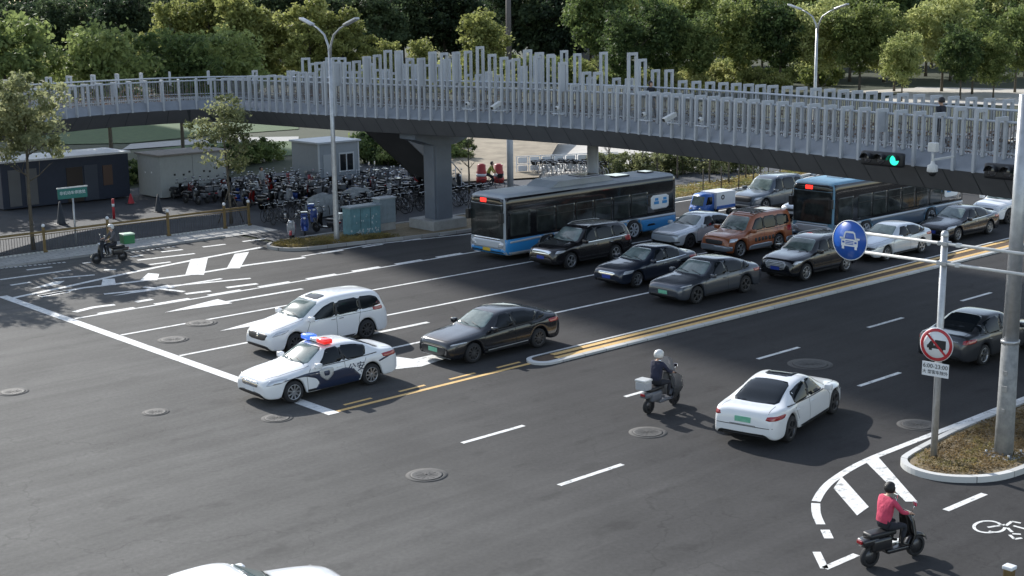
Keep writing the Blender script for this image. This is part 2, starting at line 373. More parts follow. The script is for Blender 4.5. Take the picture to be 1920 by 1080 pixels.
ps([Z2(300, 905), Z2(520, 865)], .34); ps([Z2(560, 1020), Z2(700, 985), Z2(860, 965)], .3); ps([Z2(1020, 945), Z2(1140, 925)], .3); ps([Z2(1390, 885), Z2(1580, 862)], .3); ps([Z2(1700, 838), Z2(1930, 808)], .3); ps([Z2(1080, 832), Z2(1380, 868)], .22)
for k in range(9): ps([Z2(985+k*38, 572-k*5), Z2(1008+k*38, 569-k*5)], .14)
# bars of the taper beside the lamp post
# lane arrows: head towards the stop line
def arrow(x, y, L_=6.0, w=.22, hw=.72, hl=2.7):
    ppoly([(x, y), (x+hl, y-hw*.55), (x+hl, y+hw)]); strip([(x+hl, y), (x+L_, y)], w, 0, .009)
arrow(24.5, 46.7, 6.2); arrow(24.4, 42.5, 6.0); arrow(24.3, 38.3, 6.2); arrow(24.5, 51.0, 5, hw=.45)
ppoly([(24.3, 34.4), (26.4, 33.55), (28.3, 33.9), (28.6, 34.45), (26.8, 34.5), (26.6, 35.1)])
ppoly([G(*Z2(*p))[:2] for p in ((230, 848), (400, 795), (485, 788), (440, 815))])
# centre line and painted median
strip([(21.6, 31.36), (29.6, 31.4)], .16, 1)
for a, b_ in ((22.1, 23.1), (24.1, 25.1), (26.05, 27.1), (28.0, 29.0)): strip([(a, 31.74), (b_, 31.76)], .12, 1)
up = [(170, 32.45), (70, 32.4), (56, 32.3), (45, 32.02), (36, 31.88), (29.6, 31.86)]; dn = [(29.6, 30.80), (36, 30.80), (45, 30.82), (56, 30.85), (70, 30.9), (170, 31)]
nose = [(29.6+.53*math.cos(a), 31.33+.53*math.sin(a)) for a in [math.pi/2+math.pi*k/10 for k in range(1, 10)]]
ol = up+nose+dn
def offs(P, d):
    out = []
    for i in range(len(P)):
        t = (Vector(P[min(i+1, len(P)-1)])-Vector(P[max(i-1, 0)])).normalized(); out.append(tuple(Vector(P[i])+Vector((-t.y, t.x))*d))
    return out
inner = offs(ol, .17)
def band(name, A, B, z0, z1, m):
    bm = bmesh.new(); q = [[bm.verts.new((*p, z)) for p in P_] for P_, z in ((A, -.02), (A, z0), (B, z1))]
    for r0, r1 in zip(q[:-1], q[1:]):
        for i in range(len(A)-1): bm.faces.new((r0[i], r0[i+1], r1[i+1], r1[i]))
    bmesh.ops.recalc_face_normals(bm, faces=bm.faces[:]); o = build(name, bm, m); o['kind'] = 'structure'
band('median_kerb', ol, inner, .075, .09, M_kerbw)
M_brown = mat('median_brown', (.10, .065, .04), .9, var=.25, scale=6)
bm = bmesh.new(); bm.faces.new([bm.verts.new((*p, .06)) for p in inner]); build('median', bm, M_brown)['kind'] = 'structure'
def raised(P, w): 
    strip(P, w, 1, .075)
raised([(30.2, 31.52), (36, 31.56), (45, 31.68), (56, 31.92), (70, 32.02), (160, 32.05)], .24)
raised([(30.0, 31.13), (36, 31.12), (45, 31.14), (56, 31.2), (70, 31.25), (160, 31.35)], .24)
# dashes of the near carriageway
for k in range(18): strip([(22.25+k*6.2, 26.65), (24.45+k*6.2, 26.65)], .15)
for k in range(18): strip([(21.8+k*6.2, 22.55), (24.0+k*6.2, 22.55)], .15)
for k in range(-5, 0): strip([(21.8+k*6.2-3, 22.6), (24.0+k*6.2-3, 22.6)], .15, 2)
# near edge line curling round the island
def soft(P, n=2):
    for _ in range(n):
        Q = [P[0]]
        for a, b_ in zip(P[:-1], P[1:]): a, b_ = Vector(a), Vector(b_); Q += [tuple(a.lerp(b_, .25)), tuple(a.lerp(b_, .75))]
        P = Q+[P[-1]]
    return P
strip(soft([(100, 18.55), (60, 18.55), (35, 18.5), (30.05, 18.54), (28.3, 18.53), (26.74, 18.27), (25.9, 17.98), (25.26, 17.67)]), .2)
strip(soft([(25.15, 17.6), (24.6, 17.2), (24.15, 16.75)]), .2); strip([(23.95, 16.5), (23.6, 16.15)], .2)
ps([(1531, 1035), (1546, 1066)], .17); ps([(1546, 1066), (1606, 1040)], .17)
ppoly([G(*q)[:2] for q in ((1622.6, 866), (1646, 856.5), (1720, 941), (1698, 941))])
ppoly([G(*q)[:2] for q in ((1563, 916), (1578, 894), (1629, 951), (1607, 967))])
ps([(1773, 957), (1846, 926)], .17); ps([(1640, 1030), (1700, 1008)], .17)
# painted bicycle
def parc(cx, cy, rx, ry, a0, a1, w=.06):
    pts = []
    for k in range(19):
        a = R(a0+(a1-a0)*k/18); pts.append((cx+rx*math.cos(a), cy+ry*math.sin(a)))
    ps(pts, w, 0)
parc(1852, 988, 26, 11, 70, 350, .07); parc(1866, 989, 18, 9, 0, 130, .07)
for a, b_ in (((1852, 989), (1885, 984)), ((1886, 986), (1897, 978)), ((1897, 978), (1914, 981)), ((1889, 990), (1898, 998)), ((1893, 1003), (1902, 1011)), ((1902, 1011), (1916, 1009)), ((1900, 986), (1922, 992)), ((1898, 1001), (1914, 1002))): ps([a, b_], .07)
mo = build('road_marking', mk[0], M_white); mo['kind'] = 'structure'
mo = build('road_marking_yellow', mk[1], M_yellow); mo['kind'] = 'structure'
mo = build('road_marking_faded', mk[2], M_worn); mo['kind'] = 'structure'

# manhole covers
M_iron = mat('cast_iron', (.060, .058, .056), .7, metal=.0, var=.3, scale=20, bump=.5, bscale=30)
M_patch = mat('fresh_patch', (.085, .082, .078), .85, var=.15, scale=8)
for (px, py, r_, lab) in ((325, 637, .42, 'round iron manhole cover just behind the stop line'), (378, 606, .45, 'worn manhole cover beside the second lane line'), (292, 773, .3, 'small rough manhole cover in the open junction'), (25, 735, .35, 'manhole cover at the left border of the junction'), (1519, 683, .55, 'manhole cover in a pale round patch ahead of the white saloon'), (1215, 811, .4, 'manhole cover on the tarmac beneath the scooter'), (1720, 797, .42, 'manhole cover between the white saloon and the roadside island'), (520, 784, .35, 'manhole cover at the edge of the police car shadow'), (800, 891, .4, 'manhole cover in the dark tarmac near the lower border')):
    p = G(px, py); t = empty('manhole_cover', (p.x, p.y, 0), 0, lab, 'manhole cover', 'manhole covers in the road')
    bm = bmesh.new(); lathe(bm, [(0.001, .004), (r_*.98, .004), (r_, .012), (r_*.9, .016), (r_*.8, .012), (.001, .012)], 28, 'z')
    for a in range(6):
        box(bm, -r_*.7, r_*.7, -.012, .012, .012, .018, M=Matrix.Rotation(a*math.pi/6, 4, 'Z'))
    build('lid', bm, M_iron, t)
    bm = bmesh.new(); lathe(bm, [(r_*1.02, .003), (r_*1.3, .003), (r_*1.3, .006), (r_*1.02, .006)], 28, 'z'); build('collar', bm, M_patch, t)

# ------------------------------------------------------------ ground cover (stuff)
def inside(pt, poly):
    c = False; n = len(poly); x, y = pt
    for i in range(n):
        x1, y1 = poly[i][:2]; x2, y2 = poly[(i+1) % n][:2]
        if (y1 > y) != (y2 > y) and x < (x2-x1)*(y-y1)/(y2-y1)+x1: c = not c
    return c
M_cov = leaf_mat('dry_groundcover', (.10, .07, .03), (.27, .19, .09), (.20, .20, .07))
M_cov2 = leaf_mat('yellow_groundcover', (.14, .12, .04), (.34, .26, .09), (.22, .24, .08))
def cover(name, outline, n, size, h, m, lab, z=.1, region=None):
    bm = bmesh.new(); xs = [p[0] for p in outline]; ys = [p[1] for p in outline]; k = 0
    xr = region or (min(xs), max(xs))
    while k < n:
        x = rnd.uniform(*xr); y = rnd.uniform(min(ys), max(ys))
        if not inside((x, y), outline): k += .2; continue
        k += 1
        for _ in range(4):
            a = rnd.uniform(0, 6.28); s = size*rnd.uniform(.5, 1.3); tl = rnd.uniform(.2, 1.2)
            c = Vector((x+rnd.gauss(0, size*.8), y+rnd.gauss(0, size*.8), z+rnd.uniform(0, h)))
            if not inside((c.x, c.y), outline): continue
            u = Vector((math.cos(a), math.sin(a), 0))*s; v = Vector((-math.sin(a)*math.cos(tl), math.cos(a)*math.cos(tl), math.sin(tl)))*s*.7
            bm.faces.new([bm.verts.new(c-u*.5), bm.verts.new(c+v*.5), bm.verts.new(c+u*.5), bm.verts.new(c-v*.5)])
    return tag(build(name, bm, m), lab, 'ground cover', kind='stuff')
def shrink(pl, f):
    cx = sum(p[0] for p in pl)/len(pl); cy = sum(p[1] for p in pl)/len(pl)
    return [(cx+(p[0]-cx)*f, cy+(p[1]-cy)*f) for p in pl]
cover('ground_cover', [(29.4, 17.7), (28.75, 17.3), (28.65, 16.6), (29.3, 15.85), (31, 15.55), (36, 16.1), (42, 16.7), (42, 18.0), (33, 17.95)], 5200, .06, .10, M_cov, 'dry brown ground cover filling the roadside island')
cover('ground_cover', [(35.15, 55.6), (35.7, 54.55), (37.8, 54.15), (41, 53.5), (41, 54.6), (38.5, 56.2), (36.2, 56.8), (35.3, 56.2)], 2600, .07, .16, M_cov2, 'yellowed ground cover at the tip of the left planting island')
cover('ground_cover', [(56.8, 52.8), (62.4, 52.75), (70.2, 53.3), (76, 54.4), (90, 54.8), (90, 56.0), (76, 56.1), (62.4, 55.7), (56.8, 55.9)], 5200, .10, .22, M_cov2, 'yellow planting on the long strip behind the buses')

# ------------------------------------------------------------ trees
M_leafy = leaf_mat('leaves_sunlit', (.17, .19, .06), (.32, .34, .11), (.50, .50, .22))
M_leafg = leaf_mat('leaves_green', (.13, .17, .05), (.29, .33, .11), (.50, .52, .22))
M_leafd = leaf_mat('leaves_dark', (.03, .05, .028), (.065, .095, .045), (.12, .16, .075))
M_leafo = leaf_mat('leaves_olive', (.11, .13, .055), (.22, .24, .11), (.38, .39, .21))
def crown_mesh(seed, rx, rz, z0, nclump, leaf, per, shape='round'):
    r = random.Random(seed); bm = bmesh.new(); lobes = []
    for k in range(9):
        a = k*2.4+r.uniform(-.4, .4); h = -.75+1.6*k/8; q = rx*(.62-.30*abs(h))*r.uniform(.7, 1.15)
        lobes.append((q*math.cos(a), q*math.sin(a), z0+rz*(1+h*.72), rx*r.uniform(.36, .60)))
    for c in range(nclump):
        u = r.random(); a = r.uniform(0, 6.283)
        if shape == 'cone':
            h = r.random()**.8; rad = rx*(1-h*.85)*math.sqrt(r.uniform(.3, 1)); cz = z0+h*rz*2
        else:
            lb_ = r.choice(lobes); dd_ = Vector((r.gauss(0, 1), r.gauss(0, 1), r.gauss(0, 1))).normalized()*lb_[3]*r.uniform(.55, 1.1); cz = lb_[2]+dd_.z
        if shape == 'cone': cx, cy = rad*math.cos(a), rad*math.sin(a)
        else: cx, cy = lb_[0]+dd_.x, lb_[1]+dd_.y
        cr = r.uniform(.4, 1.0)*rx*.24
        for _ in range(per):
            d = Vector((r.gauss(0, 1), r.gauss(0, 1), r.gauss(0, .7)))*cr*.62
            p = Vector((cx, cy, cz))+d
            s = leaf*r.uniform(.6, 1.35)
            n_ = Vector((r.gauss(0, 1), r.gauss(0, 1), r.gauss(.5, 1))).normalized(); t = n_.orthogonal().normalized()
            t = (Matrix.Rotation(r.uniform(0, 6.28), 3, n_) @ t); q = n_.cross(t)
            bm.faces.new([bm.verts.new(p-t*s*.6), bm.verts.new(p+q*s*.36), bm.verts.new(p+t*s*.6), bm.verts.new(p-q*s*.36)])
    return bm
def trunk_mesh(seed, h, r0, spread, nb=5, lean=(0, 0)):
    r = random.Random(seed); bm = bmesh.new()
    pts = [Vector((lean[0]*t*t+r.gauss(0, .03)*t, lean[1]*t*t+r.gauss(0, .03)*t, h*t)) for t in (0, .12, .35, .6, .8, 1)]
    tube(bm, pts, [r0*1.35, r0, r0*.88, r0*.7, r0*.5, r0*.2], 9)
    for k in range(nb):
        t = r.uniform(.42, .85); b0 = Vector((lean[0]*t*t, lean[1]*t*t, h*t)); a = k*6.283/nb+r.uniform(-.5, .5); L_ = spread*r.uniform(.55, .9)
        e = b0+Vector((math.cos(a)*L_, math.sin(a)*L_, L_*r.uniform(.5, 1.0)))
        md = (b0+e)/2+Vector((0, 0, -.08*L_))
        tube(bm, [b0, md, e], [r0*.42, r0*.28, r0*.1], 6)
        for s in (-1, 1):
            e2 = md+Vector((math.cos(a+s*.8)*L_*.5, math.sin(a+s*.8)*L_*.5, L_*.45)); tube(bm, [md, (md+e2)/2+Vector((0, 0, .03)), e2], [r0*.2, r0*.14, r0*.05], 5)
    return bm
def make_tree(name, label, cat, group, seed, h, rx, leafm, nclump, leaf, per, loc=(0, 0, 0), shape='round', z0=None, r0=None, lean=(0, 0), nb=6):
    t = empty(name, loc, 0, label, cat, group)
    z0 = h*.3 if z0 is None else z0; rz = (h-z0)/2
    build('trunk', trunk_mesh(seed, h*.82, r0 or h*.018, rx*.9, nb, lean), M_bark, t)
    c = build('crown', crown_mesh(seed, rx, rz, z0, nclump, leaf, per, shape), leafm, t)
    c.location = (lean[0]*.6, lean[1]*.6, 0)
    return t

# ------------------------------------------------------------ vehicles
def curve(pts):
    """monotone cubic through (x, y) points"""
    xs = [p[0] for p in pts]; ys = [p[1] for p in pts]; n = len(xs)
    d = [(ys[i+1]-ys[i])/(xs[i+1]-xs[i]) for i in range(n-1)]
    mm = [d[0]] + [0 if d[i-1]*d[i] <= 0 else 2*d[i-1]*d[i]/(d[i-1]+d[i]) for i in range(1, n-1)] + [d[-1]]
    def f(x):
        if x <= xs[0]: return ys[0]
        if x >= xs[-1]: return ys[-1]
        i = 0
        while x > xs[i+1]: i += 1
        h = xs[i+1]-xs[i]; t = (x-xs[i])/h
        return (2*t**3-3*t*t+1)*ys[i]+(t**3-2*t*t+t)*h*mm[i]+(-2*t**3+3*t*t)*ys[i+1]+(t**3-t*t)*h*mm[i+1]
    return f
def lerp(a, b, t): return a+(b-a)*t
class Body:
    """smooth lofted shell. local axes: x = 0 at the nose and grows to the tail, z up, nose looks to -x"""
    def __init__(s, S, parent, paint_m):
        s.S = S; L, W, H = S['L'], S['W'], S['H']; s.L, s.W, s.H = L, W, H
        s.parent = parent
        top = curve(S['top']); belt = curve(S['belt']); wf = curve(S.get('plan', [(0, .74), (.07, .83), (.3, .93), (.9, 1), (L-.9, 1), (L-.3, .955), (L-.07, .86), (L, .78)]))
        wr = S.get('roofw', .70); r = S.get('wheel', .33); ar = r+S.get('gap', .055); g = S.get('clear', .2)
        fx = S['fo']; rx = S['fo']+S['wb']; s.axles = (fx, rx); s.r = r
        sill = curve([(0, g+.16), (.08, g+.04), (.3, g), (L-.3, g+.02), (L-.08, g+.08), (L, g+.2)])
        xs = {0, .03, .09, .2, .36, L-.36, L-.2, L-.09, L-.03, L}
        for c in (fx, rx):
            for k in (-1.12, -1, -.93, -.75, -.5, -.25, 0, .25, .5, .75, .93, 1, 1.12): xs.add(round(c+k*ar, 4))
        for p in S['top']: xs.add(p[0])
        k = .2
        xs = sorted(x for x in xs if 0 <= x <= L); out = [xs[0]]
        for x in xs[1:]:
            if x-out[-1] > .5:
                nn = int((x-out[-1])/.3)+1; b0 = out[-1]; out += [b0+(x-b0)*j/nn for j in range(1, nn)]
            if x-out[-1] > .028 or x == L: out.append(x)
        bm = bmesh.new(); rings = []
        hcab = H-belt((fx+rx)/2)-.05
        for x in out:
            w_ = W/2*wf(x); zt = top(x); zb = min(belt(x), zt-.02); zs = sill(x); za = None
            for c in (fx, rx):
                if abs(x-c) <= ar*1.001: za = max(zs+.02, r+math.sqrt(max(0, ar*ar-(x-c)**2)))
            cab = max(0, min(1, (zt-zb-.06)/max(.05, hcab))); lo = za if za else zs
            e = 1 if .05 < x < L-.05 else 0
            iw = max(.05, w_-.30)
            zf = g+.02 if .1 < x < L-.1 else zs
            rr = [(0, zf), (iw, zf), (iw, (za if za else zf+.01)), (w_-.035, lo), (w_-.004, min(lo+.045, zb-.1)),
                  (w_*S.get('mid', 1.0)+.004*e, max(lo+.09, lerp(lo, zb, .45)) if lo < zb-.25 else lerp(lo, zb, .5)),
                  (w_*.985, lerp(lo, zb, .80) if lo < zb-.2 else zb-.05), (w_*.945, zb),
                  (lerp(w_*.84, lerp(w_*.955, W/2*wr, .52), cab), lerp(zb+(zt-zb)*.55, zb+(zt-zb)*.52, cab)),
                  (lerp(w_*.66, W/2*wr+.01, cab), lerp(zb+(zt-zb)*.85, zt-.075, cab)),
                  (lerp(w_*.52, W/2*wr*.86, cab), lerp(zb+(zt-zb)*.95, zt-.022, cab)),
                  (lerp(w_*.28, W/2*wr*.5, cab), zt-.004), (0, zt)]
            ring = [bm.verts.new((x, -y, z)) for y, z in rr] + [bm.verts.new((x, y, z)) for y, z in rr[-2:0:-1]]
            rings.append(ring)
        n = len(rings[0]); nr = 13
        for A, B in zip(rings[:-1], rings[1:]):
            for k in range(n):
                f = bm.faces.new((A[k], A[(k+1) % n], B[(k+1) % n], B[k])); f.smooth = True
                j = k if k < nr-1 else n-1-k
                f.material_index = 1 if j < 3 else 0
        for rg, fl in ((rings[0], 0), (rings[-1], 1)):
            c = Vector((rg[0].co.x, 0, lerp(rg[0].co.z, rg[nr-1].co.z, .5))); cv = bm.verts.new(c)
            for k in range(n):
                q = (rg[(k+1) % n], rg[k], cv) if not fl else (rg[k], rg[(k+1) % n], cv)
                bm.faces.new(q).smooth = True
        bmesh.ops.recalc_face_normals(bm, faces=bm.faces[:])
        o = build('body', bm, [paint_m, M_dark], parent, True)
        md = o.modifiers.new('s', 'SUBSURF'); md.levels = md.render_levels = S.get('sub', 2)
        scene.view_layers[0].update()
        dg = bpy.context.evaluated_depsgraph_get(); me = bpy.data.meshes.new_from_object(o.evaluated_get(dg))
        o.modifiers.clear(); o.data = me; me.name = 'body'; s.obj = o
        s.bvh = BVHTree.FromPolygons([v.co for v in me.vertices], [p.vertices[:] for p in me.polygons])
        s.top, s.belt = top, belt
    def cast(s, view, u, v, side=-1):
        if view == 'side': o, d = Vector((u, side*4, v)), Vector((0, -side, 0))
        elif view == 'front': o, d = Vector((-2, u, v)), Vector((1, 0, 0))
        elif view == 'rear': o, d = Vector((s.L+2, u, v)), Vector((-1, 0, 0))
        elif view == 'top': o, d = Vector((u, v, 6)), Vector((0, 0, -1))
        elif view == 'fcorner': d = Vector((.8, -.6*side, 0)); o = Vector((.35, 0, v))+Vector((.6*side*0, 0, 0))-d*4+Vector((.6*side*side*0, 0, 0))+Vector((.6, .8*side, 0))*u
        elif view == 'rcorner': d = Vector((-.8, -.6*side, 0)); o = Vector((s.L-.35, 0, v))-d*4+Vector((-.6, .8*side, 0))*u
        return s.bvh.ray_cast(o, d) + (d,)
    def patch(s, name, poly, view, m, off=.004, step=.07, side=-1, parent=None, smooth=1, thick=True):
        P = [Vector(p) for p in poly]
        for _ in range(smooth):
            Q = []
            for i in range(len(P)):
                a, b_ = P[i], P[(i+1) % len(P)]; Q += [a.lerp(b_, .14), a.lerp(b_, .86)]
            P = Q
        B = []
        for i in range(len(P)):
            a, b_ = P[i], P[(i+1) % len(P)]; k = max(1, int((b_-a).length/step)); B += [a.lerp(b_, j/k) for j in range(k)]
        pts = list(B); x0, x1 = min(p.x for p in B), max(p.x for p in B); y0, y1 = min(p.y for p in B), max(p.y for p in B)
        y = y0+step/2
        while y < y1:
            x = x0+step/2
            while x < x1:
                if inside((x, y), B) and min((Vector((x, y))-b_).length for b_ in B) > step*.35: pts.append(Vector((x, y)))
                x += step
            y += step
        n = len(B)
        vs, _, fs, *_r = geometry.delaunay_2d_cdt([Vector(p) for p in pts], [(i, (i+1) % n) for i in range(n)], [], 1, 1e-5)
        bm = bmesh.new(); V = []
        for v in vs:
            loc, nn, idx, dist, d = s.cast(view, v.x, v.y, side)
            if loc is None: V.append(None); continue
            if nn.dot(d) > 0: nn = -nn
            V.append((bm.verts.new(loc+nn*off), d))
        for f in fs:
            q = [V[i] for i in f]
            if any(x is None for x in q): continue
            d = q[0][1]; q = [x[0] for x in q]
            if max((q[i].co-q[i-1].co).length for i in range(3)) > step*7: continue
            ff = bm.faces.new(q); ff.normal_update(); ff.smooth = True
            if ff.normal.dot(d) > 0: ff.normal_flip()
        if not bm.faces: bm.free(); return None
        if thick:
            r_ = bmesh.ops.extrude_face_region(bm, geom=bm.faces[:]); 
            new = [g_ for g_ in r_['geom'] if isinstance(g_, bmesh.types.BMVert)]
            dd = s.cast(view, *((P[0].x, P[0].y)), side)[4]
            for v in new: v.co -= dd*.001
            old = [v for v in bm.verts if v not in set(new)]
            for v in old: v.co += dd*(off+.012)
            bmesh.ops.recalc_face_normals(bm, faces=bm.faces[:])
        return build(name, bm, m, parent or s.parent, False)
    def both(s, name, poly, view, m, **k):
        r_ = []
        for sd in (-1, 1):
            pl = poly
            if view in ('front', 'rear'): pl = [(p[0]*-sd, p[1]) for p in poly]
            r_.append(s.patch(name, pl, view, m, side=sd, **k))
        return r_
    def line(s, name, pts, view, m, w=.012, off=.003, side=-1):
        """thin dark groove drawn as a ribbon on the shell"""
        bm = bmesh.new(); P = []
        for (a, b_) in zip(pts[:-1], pts[1:]):
            a, b_ = Vector(a), Vector(b_); k = max(1, int((b_-a).length/.06)); P += [a.lerp(b_, j/k) for j in range(k)]
        P.append(Vector(pts[-1])); prev = None
        for i, p in enumerate(P):
            t = (P[min(i+1, len(P)-1)]-P[max(0, i-1)]).normalized(); nn = Vector((-t.y, t.x))*w/2; pr = []
            for q in (p+nn, p-nn):
                loc, n_, idx, ds, d = s.cast(view, q.x, q.y, side)
                if loc is None: pr = None; break
                if n_.dot(d) > 0: n_ = -n_
                pr.append(bm.verts.new(loc+n_*off))
            if prev and pr:
                f = bm.faces.new((prev[0], prev[1], pr[1], pr[0])); f.normal_update()
                if f.normal.dot(d) > 0: f.normal_flip()
            prev = pr
        return bm
def wheels(B, S, rimm, n=5):
    r = B.r; y = S['W']/2-.125; wd = S.get('tyre', .21); out = []
    bmT = bmesh.new(); lathe(bmT, [(r*.66, -wd/2), (r*.9, -wd/2-.005), (r*.985, -wd/2+.03), (r, 0), (r*.985, wd/2-.03), (r*.9, wd/2+.005), (r*.66, wd/2), (r*.64, 0)], 32)
    t0 = build('wheel', bmT, M_rubber, B.parent)
    bmR = bmesh.new(); yo = -wd/2
    lathe(bmR, [(r*.69, yo+.002), (r*.67, yo-.006), (r*.62, yo+.01), (r*.61, yo+.10)], 32)
    lathe(bmR, [(.001, yo+.004), (r*.13, yo+.004), (r*.15, yo+.02), (.001, yo+.03)], 14)
    lathe(bmR, [(.001, yo+.105), (r*.63, yo+.105)], 20, mi=1)
    for k in range(n):
        for dlt in ((-.1, .1) if n == 5 else (0,)):
            ln = r*.6; sw = r*(.055 if n == 5 else .07)
            box(bmR, r*.06, r*.64, yo+.004, yo+.03, -sw, sw, M=Matrix.Translation((0, 0, 0)) @ Matrix.Rotation(2*math.pi*k/n+dlt, 4, 'Y'))
    rim0 = build('rim', bmR, [rimm, M_dark], t0)
    for i, (ax, sd) in enumerate(((B.axles[0], -1), (B.axles[1], -1), (B.axles[0], 1), (B.axles[1], 1))):
        if i == 0: t, rr = t0, rim0
        else:
            t = t0.copy(); scene.collection.objects.link(t); rr = rim0.copy(); scene.collection.objects.link(rr); rr.parent = t
        t.location = (ax, sd*y, r)
        t.rotation_euler = (0, .4*i, math.pi if sd > 0 else 0); out.append(t)
    return out
def mirror_part(B, x, z, m, sz=1.0):
    for sd in (-1, 1):
        loc, *_ = B.cast('side', x, z-.06, sd)
        y = abs(loc.y) if loc else B.W/2*.93
        bm = bmesh.new(); box(bm, x-.07, x+.10*sz, sd*(y+.06), sd*(y+.26*sz), z-.07, z+.09*sz, bev=.035); box(bm, x, x+.05, sd*(y-.03), sd*(y+.08), z-.06, z-.03)
        bmesh.ops.recalc_face_normals(bm, faces=bm.faces[:])
        build('side_mirror', bm, m, B.parent, True)
def text_mesh(s, size, font_align='CENTER', ext=.004):
    c = bpy.data.curves.new('lettering', 'FONT'); c.body = s; c.size = size; c.align_x = font_align; c.align_y = 'CENTER'; c.extrude = ext; c.resolution_u = 2
    o = bpy.data.objects.new('lettering', c); scene.collection.objects.link(o); scene.view_layers[0].update()
    me = bpy.data.meshes.new_from_object(o.evaluated_get(bpy.context.evaluated_depsgraph_get()))
    bpy.data.objects.remove(o); bpy.data.curves.remove(c); me.materials.clear(); return me
def lettering(s, size, m, parent, M, name='lettering', ext=.004):
    me = text_mesh(s, size, ext=ext); me.materials.append(m); o = bpy.data.objects.new(name, me); link(o, parent); o.matrix_local = M; return o
def face_side(x, y, z, sd=-1):   # text plane standing on a side face that looks to -y (sd=-1)
    return Matrix.Translation((x, y, z)) @ (Matrix.Rotation(math.pi/2, 4, 'X') if sd < 0 else Matrix.Rotation(math.pi, 4, 'Z') @ Matrix.Rotation(math.pi/2, 4, 'X'))
def face_front(x, y, z):          # text plane that looks to -x
    return Matrix.Translation((x, y, z)) @ Matrix.Rotation(-math.pi/2, 4, 'Z') @ Matrix.Rotation(math.pi/2, 4, 'X')
def plate(B, x0, y, z, m, rear=False, w=.44, h=.14):
    v = 'rear' if rear else 'front'; loc, *_ = B.cast(v, y, z); bm = bmesh.new()
    if rear: box(bm, loc.x-.01, loc.x+.016, y-w/2, y+w/2, z-h/2, z+h/2, bev=.004)
    else: box(bm, loc.x-.016, loc.x+.01, y-w/2, y+w/2, z-h/2, z+h/2, bev=.004)
    o = build('number_plate', bm, m, B.parent)
    M_ = face_front(loc.x-.018, y, z) if not rear else Matrix.Translation((loc.x+.018, y, z)) @ Matrix.Rotation(math.pi/2, 4, 'Z') @ Matrix.Rotation(math.pi/2, 4, 'X')
    return o, M_
def car(name, label, cat, group, S, pm, loc, rz=0, rim=None, nsp=5, glass=None, wind=None, platem=None, lamp=None, detail=True):
    t = empty(name, loc, rz, label, cat, group)
    B = Body(S, t, pm); L, W, H = B.L, B.W, B.H; gl = glass or M_glass; wd = wind or M_glassl
    c0, c1, c2, c3 = S['cab']      # cowl x, windscreen top x, roof rear x, deck / tail-glass bottom x
    wb_, wt = W/2*S.get('ww', .74), W/2*S.get('wt', .575)
    B.patch('windscreen', [(c0+.06, -wb_), (c0-.02, 0), (c0+.06, wb_), (c1-.03, wt), (c1-.07, 0), (c1-.03, -wt)], 'top', wd, step=.08)
    if S.get('hatch'):
        z0, z1 = S['hatch']; B.patch('rear_window', [(-W/2*.66, z0), (W/2*.66, z0), (W/2*.56, z1), (-W/2*.56, z1)], 'rear', gl, step=.09)
    else:
        B.patch('rear_window', [(c2+.05, -wt), (c2+.02, 0), (c2+.05, wt), (c3-.07, wb_*.93), (c3-.02, 0), (c3-.07, -wb_*.93)], 'top', gl, step=.08)
    for poly in S['glass']: B.both('side_window', poly, 'side', gl, step=.08)
    for ga, gb in zip(S['glass'][:-1], S['glass'][1:]): B.both('pillar_trim', [(ga[-1][0]-.02, ga[-1][1]+.01), (ga[-2][0]-.02, ga[-2][1]-.05), (gb[1][0]+.02, gb[1][1]-.05), (gb[0][0]+.02, gb[0][1]+.01)], 'side', M_black, step=.05, off=.0015, smooth=0, thick=False)
    if S.get('trim', True):
        for sd in (-1, 1):
            bm = B.line('x', S.get('trimline', [(p[0], p[1]) for p in S['trimp']]), 'side', None, w=.022, off=.012, side=sd)
            build('window_trim', bm, M_chrome if S.get('chrome') else M_black, t)
    for sd in (-1, 1):
        for ln in S['seams']:
            bm = B.line('x', ln, 'side', None, w=.013, off=.0025, side=sd); build('door_seam', bm, M_dark, t)
        for hx in S['handles']:
            loc2, *_ = B.cast('side', hx, S['hz'], sd)
            if loc2:
                bm = bmesh.new(); y = abs(loc2.y)
                box(bm, hx-.09, hx+.09, sd*(y-.005), sd*(y+.028), S['hz']-.014, S['hz']+.014, bev=.006); bmesh.ops.recalc_face_normals(bm, faces=bm.faces[:])
                build('door_handle', bm, M_chrome if S.get('chrome') else pm, t)
    hb = [(.02, .34), (.38, .34), (.42, .5), (.1, .52)]
    if S.get('sunroof'):
        a, b_ = S['sunroof']; B.patch('sunroof', [(a, -.38), (b_, -.38), (b_, .38), (a, .38)], 'top', gl, step=.1)
    for q in S.get('headlamp', []): B.both('headlight', q, 'fcorner', lamp or M_lamp, step=.045)
    for q in S.get('taillamp', []): B.both('tail_light', q, 'rcorner', M_red, step=.045)
    for nm, poly, mt in S.get('front', []): B.patch(nm, poly, 'front', mt, step=.06, off=.006)
    for nm, poly, mt in S.get('rear', []): B.patch(nm, poly, 'rear', mt, step=.06, off=.006)
    mirror_part(B, c0+.28, B.belt(c0+.4)+.08, pm, S.get('msz', 1))
    wheels(B, S, rim or M_alloy, nsp)
    if platem: plate(B, 0, 0, S.get('pz', .48), platem)
    if platem: plate(B, 0, 0, S.get('rpz', .78), platem, rear=True)
    if S.get('rails'):
        for sd in (-1, 1):
            bm = bmesh.new(); a, b_ = S['rails']; y = sd*W/2*.64
            pts = []
            for k in range(9):
                x = lerp(a, b_, k/8); l2, *_ = B.cast('top', x, y); pts.append((x, y, l2.z+(.045 if 0 < k < 8 else 0)))
            tube(bm, pts, .016, 6); build('roof_rail', bm, M_galv, t)
